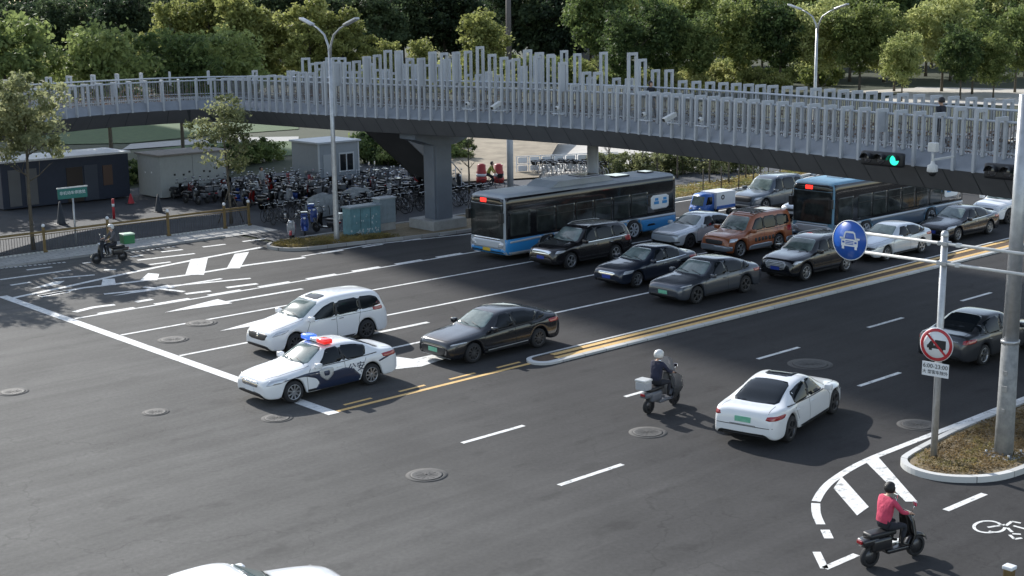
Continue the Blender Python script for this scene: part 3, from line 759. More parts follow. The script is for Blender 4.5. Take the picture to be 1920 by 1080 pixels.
    for sd in (-1, 1):
        build('bonnet_seam', B.line('x', [(.16, sd*W*.30), (.55, sd*W*.385), (c0+.12, sd*W*.415)], 'top', None, w=.012, off=.0025), M_dark, t)
    build('bonnet_seam', B.line('x', [(.15, -W*.30), (.12, 0), (.15, W*.30)], 'top', None, w=.012, off=.0025), M_dark, t)
    if not S.get('hatch'):
        build('boot_seam', B.line('x', [(c3+.02, -W*.34), (L-.12, -W*.36)], 'top', None, w=.012, off=.0025), M_dark, t)
        build('boot_seam', B.line('x', [(c3+.02, W*.34), (L-.12, W*.36)], 'top', None, w=.012, off=.0025), M_dark, t)
    for sd in (-1, 1):
        build('sill', B.line('x', [(S['fo']+.46, S.get('clear', .2)+.085), (S['fo']+S['wb']-.46, S.get('clear', .2)+.085)], 'side', None, w=.07, off=.004, side=sd), M_black, t)
    # wipers
    for y0, y1 in ((-.62, -.08), (-.02, .5)):
        a, *_ = B.cast('top', c0+.03, y0); b2, *_ = B.cast('top', c0+.16, y1)
        if a and b2:
            bm = bmesh.new(); tube(bm, [a+Vector((0, 0, .02)), b2+Vector((-.02, 0, .03))], .009, 5); build('wiper', bm, M_black, t)
    return t, B
def sedan_spec(L=4.85, W=1.84, H=1.46, wb=2.82, fo=.92, fast=0.0, nose=.0, **k):
    rr = fo+wb
    S = dict(L=L, W=W, H=H, wb=wb, fo=fo)
    c0, c1, c2, c3 = fo+.50, fo+1.28, fo+2.33+.12*fast+k.get('dc', 0), rr+.54+.26*fast+k.get('dc', 0)
    S['cab'] = (c0, c1, c2, c3); dk = k.get('dk', 1.055)+.03*fast
    S['top'] = [(0, .60), (.025, .70+nose), (.09, .775+nose), (.5, .875), (1.0, .945), (c0, 1.01), (c0+.4, 1.235), (c1, H-.035), (c1+.45, H), (c2-.1, H-.025), (lerp(c2, c3, .5), lerp(H, dk, .47)), (c3, dk+.01), (L-.22, dk), (L-.07, dk-.04), (L-.02, dk-.2), (L, .62)]
    S['belt'] = [(0, .56), (.08, .68), (.4, .78), (c0-.1, .87), (c0+.5, .90), (c2, .94), (c3, .97), (L-.2, .95), (L-.04, .8), (L, .6)]
    b = .925
    S['glass'] = [[(c0+.36, b), (c0+.60, 1.11), (c1+.02, H-.125), (c1+.42, H-.095), (c1+.50, b+.02)],
                  [(c1+.56, b+.02), (c1+.49, H-.095), (c2-.05, H-.13), (lerp(c2, c3, .38), H-.235), (rr-.22, b+.035)]]
    if fast or k.get('quarter'): S['glass'].append([(rr-.16, b+.05), (lerp(c2, c3, .43), H-.245), (lerp(c2, c3, .72), H-.33), (rr+.22, b+.09)])
    S['trimp'] = [(c0+.3, b-.02), (c1+.5, b-.005), (rr+.22, b+.055)]
    sx = c1+.53
    S['seams'] = [[(fo+.47, .3), (fo+.45, .7), (fo+.62, .9)], [(sx, .26), (sx, .92)], [(rr-.33, .34), (rr-.42, .55), (rr-.2, .9)], [(fo+.5, .25), (rr-.4, .25)]]
    S['handles'] = [sx-.2, rr-.32]; S['hz'] = .80
    S['headlamp'] = [[(.42, .62), (.84, .66), (.96, .79), (.52, .755)]]
    S['taillamp'] = [[(.42, .80), (.88, .80), (.92, .92), (.46, .93)]]
    S['front'] = [('grille', [(-.42, .53), (.42, .53), (.46, .66), (-.46, .66)], M_black), ('air_intake', [(-.62, .25), (.62, .25), (.5, .40), (-.5, .40)], M_black)]
    S['rear'] = [('rear_valance', [(-.6, .26), (.6, .26), (.55, .38), (-.55, .38)], M_black)]
    S.update(k); return S
def suv_spec(L=4.85, W=1.92, H=1.72, wb=2.8, fo=.92, **k):
    rr = fo+wb; c0, c1, c2 = fo+.42, fo+1.12, rr+.35; S = dict(L=L, W=W, H=H, wb=wb, fo=fo, wheel=.365, clear=.24)
    S['cab'] = (c0, c1, c2, L-.1); S['top'] = [(0, .60), (.03, .82), (.14, .93), (.55, 1.03), (1.0, 1.08), (c0, 1.13), (c0+.35, 1.39), (c1, H-.05), (c1+.5, H), (c2, H-.03), (L-.42, H-.1), (L-.25, H-.27), (L-.10, 1.12), (L-.03, 1.0), (L, .7)]
    S['belt'] = [(0, .55), (.1, .76), (.4, .90), (c0-.1, 1.02), (c0+.5, 1.05), (c2, 1.09), (L-.3, 1.08), (L-.05, .95), (L, .65)]
    b = 1.075; sx = c1+.55
    S['glass'] = [[(c0+.34, b), (c0+.52, 1.25), (c1+.05, H-.14), (sx-.08, H-.11), (sx-.05, b+.01)], [(sx+.02, b+.01), (sx, H-.11), (rr-.18, H-.13), (rr-.12, b+.03)], [(rr-.05, b+.03), (rr-.10, H-.14), (L-.62, H-.2), (L-.50, b+.12)]]
    S['trimp'] = [(c0+.3, b-.02), (L-.5, b+.02)]
    S['seams'] = [[(fo+.52, .36), (fo+.5, .8), (fo+.6, 1.05)], [(sx, .34), (sx, 1.06)], [(rr-.33, .5), (rr-.42, .7), (rr-.12, 1.08)], [(fo+.5, .33), (rr-.45, .33)]]
    S['handles'] = [sx-.2, rr-.3]; S['hz'] = .92; S['hatch'] = (1.12, H-.2); S['roofw'] = .74; S['ww'] = .78; S['wt'] = .62; S['msz'] = 1.15
    S['headlamp'] = [[(.48, .74), (.82, .77), (.92, .87), (.56, .87)]]; S['taillamp'] = [[(.50, .85), (.86, .85), (.90, 1.1), (.6, 1.1)]]
    S['front'] = [('grille', [(-.46, .62), (.46, .62), (.5, .82), (-.5, .82)], M_black), ('air_intake', [(-.6, .32), (.6, .32), (.5, .46), (-.5, .46)], M_black)]; S['rear'] = [('rear_valance', [(-.6, .32), (.6, .32), (.6, .48), (-.6, .48)], M_black)]
    S['pz'] = .55; S['rpz'] = .85; S['rails'] = (c1+.2, L-.6); S.update(k); return S

P_white = paint('white', (.78, .79, .80)); P_black = paint('black', (.008, .009, .012), rough=.2); P_navy = paint('dark_blue', (.018, .026, .045), .3)
P_gray = paint('slate_gray', (.075, .085, .105), .5, .3); P_silver = paint('pale_silver', (.62, .66, .70), .3, .3); P_orange = paint('burnt_orange', (.33, .10, .035), .2, .35)
P_dk = paint('charcoal', (.045, .048, .055), .4, .3); P_blk2 = paint('black_brown', (.012, .011, .013), .2, .25); P_silvg = paint('grey_silver', (.28, .31, .35), .5, .3)

# police saloon ---------------------------------------------------
S = sedan_spec(L=4.80, W=1.84, H=1.47, wb=2.78, fo=.93)
S['front'] = [('grille', [(-.40, .54), (.40, .54), (.44, .70), (-.44, .70)], M_chrome), ('air_intake', [(-.62, .26), (.62, .26), (.52, .40), (-.52, .40)], M_black)]
pol, B = car('police_car', 'white police saloon with a dark side stripe and a blue and red roof beacon', 'police car', None, S, P_white, (20.27, 33.80, 0), 0, M_alloyd if 0 else M_alloy, 9)
M_pblue = mat('police_dark_blue', (.012, .022, .055), .3, coat=.8)
x0 = 2.02
B.both('side_stripe', [(.42, .70), (1.3, .80), (1.9, .80), (x0+.28, .70), (x0+.72, .74), (x0+1.0, .66), (x0+1.32, .36), (x0+1.36, .235), (1.62, .235), (1.80, .46), (1.7, .60), (1.35, .72), (.9, .74), (.45, .66)], 'side', M_pblue, step=.06, off=.003, smooth=1)
B.both('side_stripe', [(3.95, .74), (4.72, .90), (4.72, .86), (4.0, .69)], 'side', M_pblue, step=.06, off=.003)
B.both('badge', [(x0-.2, .82), (x0+.05, .85), (x0+.30, .82), (x0+.28, .62), (x0+.05, .46), (x0-.18, .62)], 'side', M_galv, step=.05, off=.016)
B.both('badge_emblem', [(x0-.06, .76), (x0+.16, .76), (x0+.13, .62), (x0-.03, .62)], 'side', M_pblue, step=.05, off=.022)
for sd in (-1, 1):
    for ch, cx in (('公', 2.98), ('安', 3.30)):
        if sd > 0: cx = {'公': 3.30, '安': 2.98}[ch]
        loc, *_ = B.cast('side', cx, .66, sd); lettering(ch, .30, M_pblue, pol, face_side(cx, loc.y+sd*.004, .66, sd), ext=.006)
M_bb = mat('beacon_blue', (.03, .10, .75), .15, coat=1, emit=((.05, .2, 1), .5)); M_br = mat('beacon_red', (.65, .02, .02), .15, coat=1, emit=((1, .03, .02), .35)); M_bw = mat('beacon_white', (.75, .76, .78), .2, coat=1)
zr = 1.455; xb = 2.36
lb = bmesh.new(); box(lb, xb-.12, xb+.14, -.20, .20, zr+.01, zr+.11, bev=.03); lo = build('light_bar', lb, M_bw, pol, True)
for nm, ya, yb, mt in (('blue_beacon', .19, .62, M_bb), ('red_beacon', -.62, -.19, M_br)):
    lb = bmesh.new(); box(lb, xb-.15, xb+.17, ya, yb, zr-.005, zr+.15, bev=.055); build(nm, lb, mt, lo, True)
lb = bmesh.new(); box(lb, xb-.08, xb+.1, -.55, .55, zr-.02, zr+.012, bev=.004); build('light_bar_mount', lb, M_black, lo)
pl = bmesh.new(); loc, *_ = B.cast('front', 0, .46); box(pl, loc.x-.02, loc.x+.01, -.22, .22, .40, .54, bev=.004); build('number_plate', pl, M_signw, pol)

for k in range(4): B.patch('grille_bar', [(-.40, .565+k*.035), (.40, .565+k*.035), (.40, .58+k*.035), (-.40, .58+k*.035)], 'front', M_black, step=.06, off=.014, smooth=0)
# minivan ---------------------------------------------------------
fo = .95; wb = 2.9; L_ = 4.85; H = 1.70
S = dict(L=L_, W=1.82, H=H, wb=wb, fo=fo, wheel=.345, clear=.18, cab=(1.22, 2.1, 4.2, 4.7), hatch=(1.1, 1.50), roofw=.78, ww=.80, wt=.66)
S['top'] = [(0, .58), (.03, .72), (.14, .82), (.5, .95), (.9, 1.04), (1.22, 1.12), (1.65, 1.385), (2.1, 1.60), (2.6, H-.015), (3.2, H), (4.0, H-.02), (4.35, H-.06), (4.55, 1.50), (4.72, 1.12), (4.80, .98), (4.85, .62)]
S['belt'] = [(0, .54), (.1, .70), (.4, .82), (1.1, .97), (1.8, 1.02), (3.4, 1.06), (4.5, 1.08), (4.8, .9), (4.85, .6)]
S['glass'] = [[(1.48, 1.0), (1.75, 1.16), (2.15, 1.39), (2.5, 1.49), (2.62, 1.49), (2.56, 1.02)], [(2.62, 1.02), (2.68, 1.5), (3.55, 1.52), (3.58, 1.07)], [(3.63, 1.075), (3.60, 1.52), (4.1, 1.50), (4.35, 1.42), (4.52, 1.17), (4.1, 1.10)]]
S['trimp'] = [(1.5, .985), (3.6, 1.055), (4.5, 1.13)]; S['seams'] = [[(1.42, .3), (1.4, .7), (1.55, .98)], [(2.6, .26), (2.59, 1.02)], [(3.6, .3), (3.5, .75), (3.6, 1.06)], [(1.45, .24), (3.4, .24)], [(2.62, .98), (4.4, 1.0)]]
S['handles'] = [2.45, 2.78]; S['hz'] = .93; S['headlamp'] = [[(.42, .66), (.80, .74), (.94, .86), (.58, .80)]]; S['taillamp'] = [[(.62, .98), (.92, .98), (.92, 1.12), (.66, 1.3)]]
S['front'] = [('grille', [(-.45, .52), (.45, .52), (.58, .74), (-.58, .74)], M_black), ('emblem', [(-.08, .60), (.08, .60), (.08, .72), (-.08, .72)], M_chrome), ('air_intake', [(-.66, .24), (.66, .24), (.6, .36), (-.6, .36)], M_black)]
S['rear'] = []; S['sunroof'] = (2.14, 2.52); S['chrome'] = True
van, B = car('minivan', 'white minivan with a small sunroof waiting in the lane beyond the police car', 'minivan', None, S, P_white, (23.55, 38.66, 0), 0, M_alloyd, 9)

def putcar(*a, **k): return car(*a, **k)
VS = 'saloons queuing under the footbridge'
# black fastback leading the queue --------------------------------
S = sedan_spec(L=4.93, W=1.86, H=1.47, wb=2.87, fo=.95, fast=1.0, quarter=1)
S['front'] = [('grille', [(-.55, .30), (.55, .30), (.62, .60), (-.62, .60)], M_black), ('front_lip', [(-.72, .235), (.72, .235), (.74, .27), (-.74, .27)], M_galv)]
S['headlamp'] = [[(.42, .665), (.90, .70), (.92, .75), (.50, .72)]]
c_, B = putcar('sedan', 'glossy black fastback saloon with thin white headlights right behind the police car', 'saloon car', None, S, P_black, (26.92, 33.60, 0), 0, M_alloyd, 10, platem=M_platg)
for sd in (-1, 1):
    build('sill_trim', B.line('x', [(1.55, .33), (3.3, .36)], 'side', None, w=.03, off=.006, side=sd), M_galv, c_)
# slate grey fastback ---------------------------------------------
S = sedan_spec(L=4.98, W=1.91, H=1.50, wb=2.92, fo=.93, fast=1.0, quarter=1, wheel=.345)
S['front'] = [('air_intake', [(-.7, .26), (.7, .26), (.55, .40), (-.55, .40)], M_black)]; S['headlamp'] = [[(.44, .70), (.86, .74), (.9, .80), (.55, .755)]]
putcar('sedan', 'slate grey fastback saloon with a green plate in the lane by the median', 'saloon car', None, S, P_gray, (38.75, 34.35, 0), 0, M_alloyd, 5, platem=M_platg, lamp=M_lamp)
# dark blue saloon -------------------------------------------------
S = sedan_spec(L=4.78, W=1.82, H=1.47, wb=2.75, fo=.92, chrome=True)
S['front'] = [('grille', [(-.42, .50), (.42, .50), (.46, .68), (-.46, .68)], M_chrome), ('air_intake', [(-.6, .25), (.6, .25), (.5, .38), (-.5, .38)], M_black)]; S['headlamp'] = [[(.50, .60), (.84, .63), (.92, .76), (.56, .74)]]
putcar('sedan', 'dark blue saloon with a bright grille between the grey fastback and the big black SUV', 'saloon car', None, S, P_navy, (39.45, 38.0, 0), 0, M_alloy, 7, platem=M_platb)
# large dark SUV ---------------------------------------------------
S = suv_spec(L=4.95, W=1.93, H=1.74, wb=2.79, fo=.95, chrome=True)
S['front'] = [('grille', [(-.55, .68), (.55, .68), (.6, .86), (-.6, .86)], M_chrome), ('air_intake', [(-.7, .34), (.7, .34), (.6, .54), (-.6, .54)], M_black)]
putcar('suv', 'large black SUV with chrome grille and roof rails beside the front of the blue bus', 'SUV', None, S, P_blk2, (40.35, 42.8, 0), 0, M_alloy, 5, platem=M_platb)
# white electric saloon --------------------------------------------
S = sedan_spec(L=4.89, W=1.90, H=1.46, wb=2.99, fo=.90, fast=.8, quarter=1, wheel=.345)
S['front'] = [('lower_intake', [(-.85, .34), (-.5, .34), (-.5, .40), (-.85, .42)], M_black), ('lower_intake', [(.5, .34), (.85, .34), (.85, .42), (.5, .40)], M_black), ('light_strip', [(-.8, .67), (.8, .67), (.8, .69), (-.8, .69)], M_black)]; S['headlamp'] = []
putcar('sedan', 'pale silver electric saloon with a smooth grille-free nose behind the big black SUV', 'saloon car', None, S, P_silver, (47.8, 42.4, 0), 0, M_alloyd, 5)
# orange SUV --------------------------------------------------------
S = suv_spec(L=4.78, W=1.87, H=1.86, wb=2.78, fo=.80, wheel=.38, mid=1.02, sunroof=None)
S['top'] = [(0, .62), (.03, .86), (.12, .98), (.5, 1.08), (1.0, 1.12), (1.22, 1.16), (1.5, 1.42), (1.85, 1.76), (2.3, 1.86), (3.9, 1.86), (4.35, 1.84), (4.58, 1.74), (4.68, 1.2), (4.74, 1.0), (4.78, .7)]
S['glass'] = [[(1.58, 1.12), (1.72, 1.30), (1.98, 1.62), (2.42, 1.68), (2.46, 1.13)], [(2.53, 1.13), (2.50, 1.68), (3.35, 1.68), (3.4, 1.13)], [(3.47, 1.14), (3.44, 1.68), (4.3, 1.62), (4.4, 1.2)]]
S['cab'] = (1.2, 1.88, 4.3, 4.7)
S['roofw'] = .80; S['headlamp'] = [[(.48, .74), (.80, .76), (.88, .90), (.52, .90)]]
ora, B = putcar('suv', 'burnt orange boxy SUV with silver lower panels and a loaded roof between two queues', 'SUV', None, S, P_orange, (47.66, 39.25, 0), 0, M_alloy, 6)
B.both('lower_cladding', [(1.32, .29), (3.08, .29), (3.0, .52), (1.42, .50)], 'side', P_silvg, off=.014)
B.both('lower_cladding', [(4.05, .36), (4.7, .42), (4.7, .60), (4.1, .58)], 'side', P_silvg, off=.014)
B.patch('front_bumper', [(-.86, .34), (.86, .34), (.86, .60), (-.86, .60)], 'front', P_silvg, off=.014)
for k in range(7):
    B.patch('side_marking', [(1.75+k*.25, .62), (1.93+k*.25, .62), (1.90+k*.25, .80), (1.75+k*.25, .78)], 'side', M_black, off=.004)
bm = bmesh.new()
for k in range(5): box(bm, 1.95+k*.22, 2.03+k*.22, -.55, .55, 1.90, 1.93)
for y in (-.6, .6): box(bm, 1.85, 2.95, y-.03, y+.03, 1.86, 1.90)
build('roof_rack', bm, M_black, ora)
# black SUV by the median --------------------------------------------
S = suv_spec(L=4.64, W=1.9, H=1.66, wb=2.81, fo=.89)
S['front'] = [('grille', [(-.42, .50), (.42, .50), (.52, .72), (.42, .86), (-.42, .86), (-.52, .72)], M_galv), ('grille_mesh', [(-.38, .54), (.38, .54), (.46, .72), (.37, .82), (-.37, .82), (-.46, .72)], M_black)]
putcar('suv', 'black SUV with a large framed grille behind the slate grey fastback', 'SUV', None, S, P_black, (45.28, 34.05, 0), 0, M_alloy, 7, platem=M_platb)
# white saloon under the bridge ---------------------------------------
S = sedan_spec(L=4.75, W=1.80, H=1.46, wb=2.78, fo=.93, fast=.7, quarter=1); S['headlamp'] = [[(.46, .66), (.84, .66), (.92, .74), (.56, .735)]]
S['front'] = [('grille', [(-.75, .58), (.75, .58), (.8, .66), (-.8, .66)], M_black), ('air_intake', [(-.6, .26), (.6, .26), (.5, .40), (-.5, .40)], M_black)]
putcar('sedan', 'silver white saloon crossed by the rails of the blue sign', 'saloon car', None, S, P_silver, (51.35, 34.15, 0), 0, M_alloy, 5)
# dark saloon --------------------------------------------------------
S = sedan_spec(L=4.95, W=1.84, H=1.48, wb=2.92, fo=.90, chrome=True)
putcar('sedan', 'black saloon with a silver waistline behind the silver white saloon', 'saloon car', None, S, P_black, (58.0, 34.6, 0), 0, M_alloy, 7, platem=M_platb)
S = suv_spec(L=4.6, W=1.85, H=1.62, wb=2.7, fo=.9)
putcar('suv', 'white fronted compact SUV cut off by the right border', 'SUV', None, S, P_white, (64.6, 35.6, 0), 0, M_alloyd, 5)
# silver pickup-like SUV and small silver car at the back ------------
S = suv_spec(L=4.9, W=1.95, H=1.85, wb=2.85, fo=.95)
S['front'] = [('grille', [(-.62, .62), (.62, .62), (.66, .90), (-.66, .90)], M_black), ('skid_plate', [(-.6, .34), (.6, .34), (.6, .46), (-.6, .46)], M_galv)]
putcar('suv', 'dark grey SUV with a black grille waiting at the far kerb beside the second bus', 'SUV', None, S, paint('graphite', (.10, .12, .145), .4, .3), (59.2, 46.9, 0), 0, M_alloy, 5)
S = sedan_spec(L=4.7, W=1.8, H=1.46, wb=2.7, fo=.9)
putcar('sedan', 'light grey saloon between the orange SUV and the second bus', 'saloon car', None, S, P_silver, (58.6, 43.1, 0), 0, M_alloyd, 5)
# opposite carriageway -------------------------------------------------
S = sedan_spec(L=4.83, W=1.86, H=1.45, wb=2.96, fo=.80, quarter=0, sunroof=(1.95, 2.75), wheel=.35, dk=1.02, dc=-.12)
S['taillamp'] = [[(.30, .78), (.86, .76), (.94, .86), (.36, .89)]]; S['rear'] = [('rear_valance', [(-.62, .24), (.62, .24), (.56, .36), (-.56, .36)], M_black), ('bumper_line', [(-.80, .575), (.80, .575), (.80, .59), (-.80, .59)], M_dark), ('boot_line', [(-.36, .60), (.36, .60), (.36, .612), (-.36, .612)], M_dark)]; S['rpz'] = .74
ang = math.atan2(.70, 2.97)
# nose towards +x: rotate by 180 degrees plus the slight yaw; place so that the near-side axles meet the ground as measured
def place_reversed(S, rear_contact, a):
    rz = math.pi+a; xr = S['fo']+S['wb']; y = S['W']/2-.02   # near side is local +y after turning
    c, s_ = math.cos(rz), math.sin(rz); return Vector((rear_contact[0]-(c*xr-s_*y), rear_contact[1]-(s_*xr+c*y), 0)), rz
loc, rz = place_reversed(S, (28.45, 20.72), ang)
putcar('sedan', 'white saloon with a sunroof driving away, left of the roadside island', 'saloon car', None, S, P_white, loc, rz, M_alloyd, 5, platem=M_platg)
S = sedan_spec(L=4.9, W=1.85, H=1.50, wb=2.85, fo=.90, quarter=1)
S['rear'] = S['rear']+[('boot_trim', [(-.6, .86), (.6, .86), (.6, .875), (-.6, .875)], M_chrome)]
loc, rz = place_reversed(S, (39.0, 21.2), 0)
putcar('sedan', 'charcoal grey saloon driving away behind the signpost at the right', 'saloon car', None, S, P_dk, loc, rz, M_alloy, 5, platem=M_platb)
S = sedan_spec(L=4.7, W=1.82, H=1.48, wb=2.7, fo=.9, quarter=0)
putcar('sedan', 'white saloon whose roof just shows at the lower left border', 'saloon car', None, S, P_white, (14.0, 20.25, 0), math.pi-.12, M_alloy, 5)

# buses ---------------------------------------------------------------
M_bblue = mat('bus_blue', (.04, .27, .60), .3, coat=.6); M_bsil = mat('bus_silver', (.55, .58, .62), .35, metal=.15, coat=.5); M_broof = mat('bus_roof_grey', (.34, .37, .40), .5, var=.12, scale=1.2)
M_bk = mat('bus_black_band', (.012, .012, .014), .12, coat=.6); M_led = mat('red_led', (.4, .01, .01), .4, emit=((1, .03, .02), 1.3)); M_int = mat('bus_interior_light', (.35, .38, .36), .6)
M_lb = mat('bus_roof_pale_blue', (.15, .30, .42), .5, var=.1)
def bus(label, loc, low, roofm, hump=True):
    t = empty('bus', loc, 0, label, 'bus'); L, W, H = 11.5, 2.5, 2.98; fo, wb = 2.6, 5.75
    S = dict(L=L, W=W, H=H, wb=wb, fo=fo, wheel=.48, gap=.06, clear=.24, roofw=.945, plan=[(0, .9), (.06, .955), (.25, .99), (.6, 1), (L-.4, 1), (L-.06, .98), (L, .94)],
             top=[(0, 2.6), (.03, 2.80), (.12, 2.92), (.4, H), (L-.3, H), (L-.08, H-.05), (L, H-.25)], belt=[(0, 1.0), (L, 1.05)], sub=1)
    B = Body(S, t, roofm)
    B.patch('windscreen', [(-1.08, 1.02), (1.08, 1.02), (1.10, 2.50), (-1.10, 2.50)], 'front', M_glassb, step=.1, off=.014, smooth=0)
    B.patch('destination_panel', [(-1.10, 2.52), (1.10, 2.52), (1.06, 2.82), (-1.06, 2.82)], 'front', M_bk, step=.1, off=.014)
    l0, *_ = B.cast('front', .3, 2.66); bm = bmesh.new(); box(bm, l0.x-.02, l0.x+.01, .02, .42, 2.58, 2.76); build('destination_display', bm, M_led, t)
    B.patch('front_trim', [(-1.18, .92), (1.18, .92), (1.18, .99), (-1.18, .99)], 'front', M_chrome if hump else M_bsil, step=.2, off=.012)
    B.patch('front_panel', [(-1.15, .52), (1.15, .52), (1.16, .90), (-1.16, .90)], 'front', M_bsil, step=.2, off=.01)
    B.patch('lower_front', [(-1.17, .28), (1.17, .28), (1.17, .56), (-1.17, .56)], 'front', low, step=.1, off=.006)
    for y in (-1, 1): B.patch('headlight', [(y*.72, .60), (y*1.08, .62), (y*1.10, .82), (y*.84, .80)], 'front', M_lamp, step=.08, off=.018)
    plate(B, 0, .05, .46, M_platy, w=.5, h=.16)
    for sd in (-1, 1):
        B.patch('window_band', [(.12, .98), (L-.1, 1.02), (L-.1, 2.84), (.12, 2.84)], 'side', M_bk, step=.14, off=.014, side=sd, smooth=0)
        B.patch('lower_panel', [(.06, .30), (L-.06, .30), (L-.06, 1.0), (.06, .98)], 'side', low, step=.14, off=.008, side=sd, smooth=0)
        B.patch('side_stripe', [(.3, .88), (3.2, .98), (L-.1, 1.0), (L-.1, .90), (3.3, .86), (2.6, .86), (.3, .80)], 'side', M_bsil, step=.14, off=.016, side=sd, smooth=0)
        B.patch('skirt', [(.2, .27), (1.95, .27), (1.95, .40), (.2, .40)], 'side', M_concrete, step=.14, off=.012, side=sd, smooth=0)
        xs = [(.35, 1.55), (1.95, 3.12), (3.20, 4.37), (4.45, 5.62), (5.70, 6.87), (6.95, 8.12), (8.2, 9.37)]
        for a, b_ in xs:
            w_ = B.patch('side_window', [(a, 1.12), (b_, 1.12), (b_, 2.22), (a, 2.22)], 'side', M_glassb, step=.14, off=.026, side=sd, smooth=0)
            if w_ and a > 1.9:
                l2, *_ = B.cast('side', (a+b_)/2, 1.85, sd); bm = bmesh.new(); y = l2.y+sd*.05
                box(bm, a+.03, b_-.03, min(y, y-sd*.02), max(y, y-sd*.02), 1.84, 1.865); build('window_rail', bm, M_black, w_)
        B.patch('advert_panel', [(9.6, 1.30), (10.9, 1.32), (10.9, 2.0), (9.6, 2.0)], 'side', M_signw, step=.14, off=.026, side=sd)
        l2, *_ = B.cast('side', 10.3, 1.66, sd)
        for cx in (-.3, .3):
            bm = bmesh.new(); y_ = l2.y+sd*.045; box(bm, 10.3+cx-.17, 10.3+cx+.17, min(y_, y_-sd*.02), max(y_, y_-sd*.02), 1.56, 1.70, bev=.004); box(bm, 10.3+cx-.10, 10.3+cx+.13, min(y_, y_-sd*.02), max(y_, y_-sd*.02), 1.73, 1.86, bev=.004); build('advert_mark', bm, M_bblue, t)
        B.patch('engine_vent', [(10.2-.9, .55), (10.8-.9, .55), (10.8-.9, .80), (10.2-.9, .80)], 'side', M_black, step=.2, off=.008, side=sd, smooth=0)
        bm = bmesh.new(); box(bm, -.22, -.05, sd*1.12-.1, sd*1.12+.1, 1.75, 2.2, bev=.03); tube(bm, [(-.12, sd*1.12, 2.2), (-.05, sd*1.1, 2.5), (.12, sd*1.08, 2.62)], .02, 6)
        bmesh.ops.recalc_face_normals(bm, faces=bm.faces[:]); build('side_mirror', bm, M_black, t)
    if hump:
        bm = bmesh.new(); prof = [(3.2, 0), (3.7, .26), (7.0, .26), (7.4, 0)]
        a = [bm.verts.new((x, -.85, H+z-.01)) for x, z in prof]; b_ = [bm.verts.new((x, .85, H+z-.01)) for x, z in prof]
        bm.faces.new(a); bm.faces.new(b_[::-1])
        for i in range(3): bm.faces.new((a[i+1], a[i], b_[i], b_[i+1]))
        bmesh.ops.recalc_face_normals(bm, faces=bm.faces[:]); bmesh.ops.bevel(bm, geom=bm.edges[:], offset=.05, segments=2, affect='EDGES'); build('roof_housing', bm, M_broof, t)
        bm = bmesh.new(); box(bm, 5.6, 6.8, -.5, .5, H+.24, H+.30, bev=.03); build('roof_vent', bm, M_bk, t)
        bm = bmesh.new(); box(bm, 7.9, 8.9, -.45, .45, H-.02, H+.08, bev=.03); build('roof_hatch', bm, M_bk, t)
        bm = bmesh.new(); box(bm, 10.2, 10.8, -.3, .3, H-.02, H+.07, bev=.03); build('roof_hatch', bm, M_bk, t)
    else:
        bm = bmesh.new(); box(bm, 1.6, 2.5, -.4, .4, H-.02, H+.09, bev=.03); build('roof_hatch', bm, M_signw, t)
        bm = bmesh.new(); box(bm, 4.2, 7.4, -.9, .9, H-.02, H+.22, bev=.06); build('roof_housing', bm, roofm, t)
    wheels(B, dict(W=W, tyre=.3), M_bsil, 7)
    # no interior is modelled; only the mottled glass colour hints at it
    return t
bus('blue and silver city bus with a grey roof and raised housing in front', (40.45, 46.4, 0), M_bblue, M_broof, True)
bus('dark city bus with a pale blue roof stopped under the right end of the footbridge', (53.75, 38.35+.0, 0), mat('bus_grey_blue', (.10, .15, .21), .35, coat=.6), M_lb, False)

# small blue delivery truck --------------------------------------------
tr = empty('delivery_tricycle', (55.9, 47.3, 0), 0, 'small blue cargo tricycle with a white box body behind the first bus', 'cargo tricycle')
M_tb = mat('truck_blue', (.02, .12, .45), .35, coat=.6)
bm = bmesh.new()
prof = [(0, .35), (0, .75), (.12, .9), (.38, 1.62), (.55, 1.72), (1.15, 1.74), (1.2, .35)]
a = [bm.verts.new((x, -.6, z)) for x, z in prof]; b_ = [bm.verts.new((x, .6, z)) for x, z in prof]; bm.faces.new(a); bm.faces.new(b_[::-1])
for i in range(len(prof)): bm.faces.new((a[(i+1) % 7], a[i], b_[i], b_[(i+1) % 7]))
bmesh.ops.recalc_face_normals(bm, faces=bm.faces[:]); bmesh.ops.bevel(bm, geom=bm.edges[:], offset=.05, segments=3, affect='EDGES'); build('cab', bm, M_tb, tr, True)
bm = bmesh.new(); vs = [bm.verts.new(p) for p in ((.11, -.5, .96), (.11, .5, .96), (.345, .47, 1.58), (.345, -.47, 1.58))]; bm.faces.new(vs[::-1]); build('windscreen', bm, M_glassl, tr)
for sd in (-1, 1):
    bm = bmesh.new(); y = sd*.606; vs = [bm.verts.new(p) for p in ((.30, y, 1.0), (.95, y, 1.0), (.95, y, 1.55), (.48, y, 1.55))]; bm.faces.new(vs if sd < 0 else vs[::-1]); build('side_window', bm, M_glass, tr)
    bm = bmesh.new(); lathe(bm, [(.001, 0), (.09, 0), (.1, .03), (.001, .06)], 14, 'x', (-.03, sd*.38, .72)); build('headlight', bm, M_lamp, tr)
bm = bmesh.new(); box(bm, 1.28, 3.2, -.68, .68, .62, 1.80, bev=.03); cb = build('cargo_box', bm, M_signw, tr)
bm = bmesh.new(); lathe(bm, [(.10, 0), (.17, 0), (.17, .012), (.10, .012)], 20, 'y', (1.9, -.695, 1.42)); build('emblem', bm, M_signk, cb)
bm = bmesh.new(); box(bm, 1.30, 3.18, -.70, .70, .60, .82, bev=.01); build('cargo_skirt', bm, M_tb, tr)
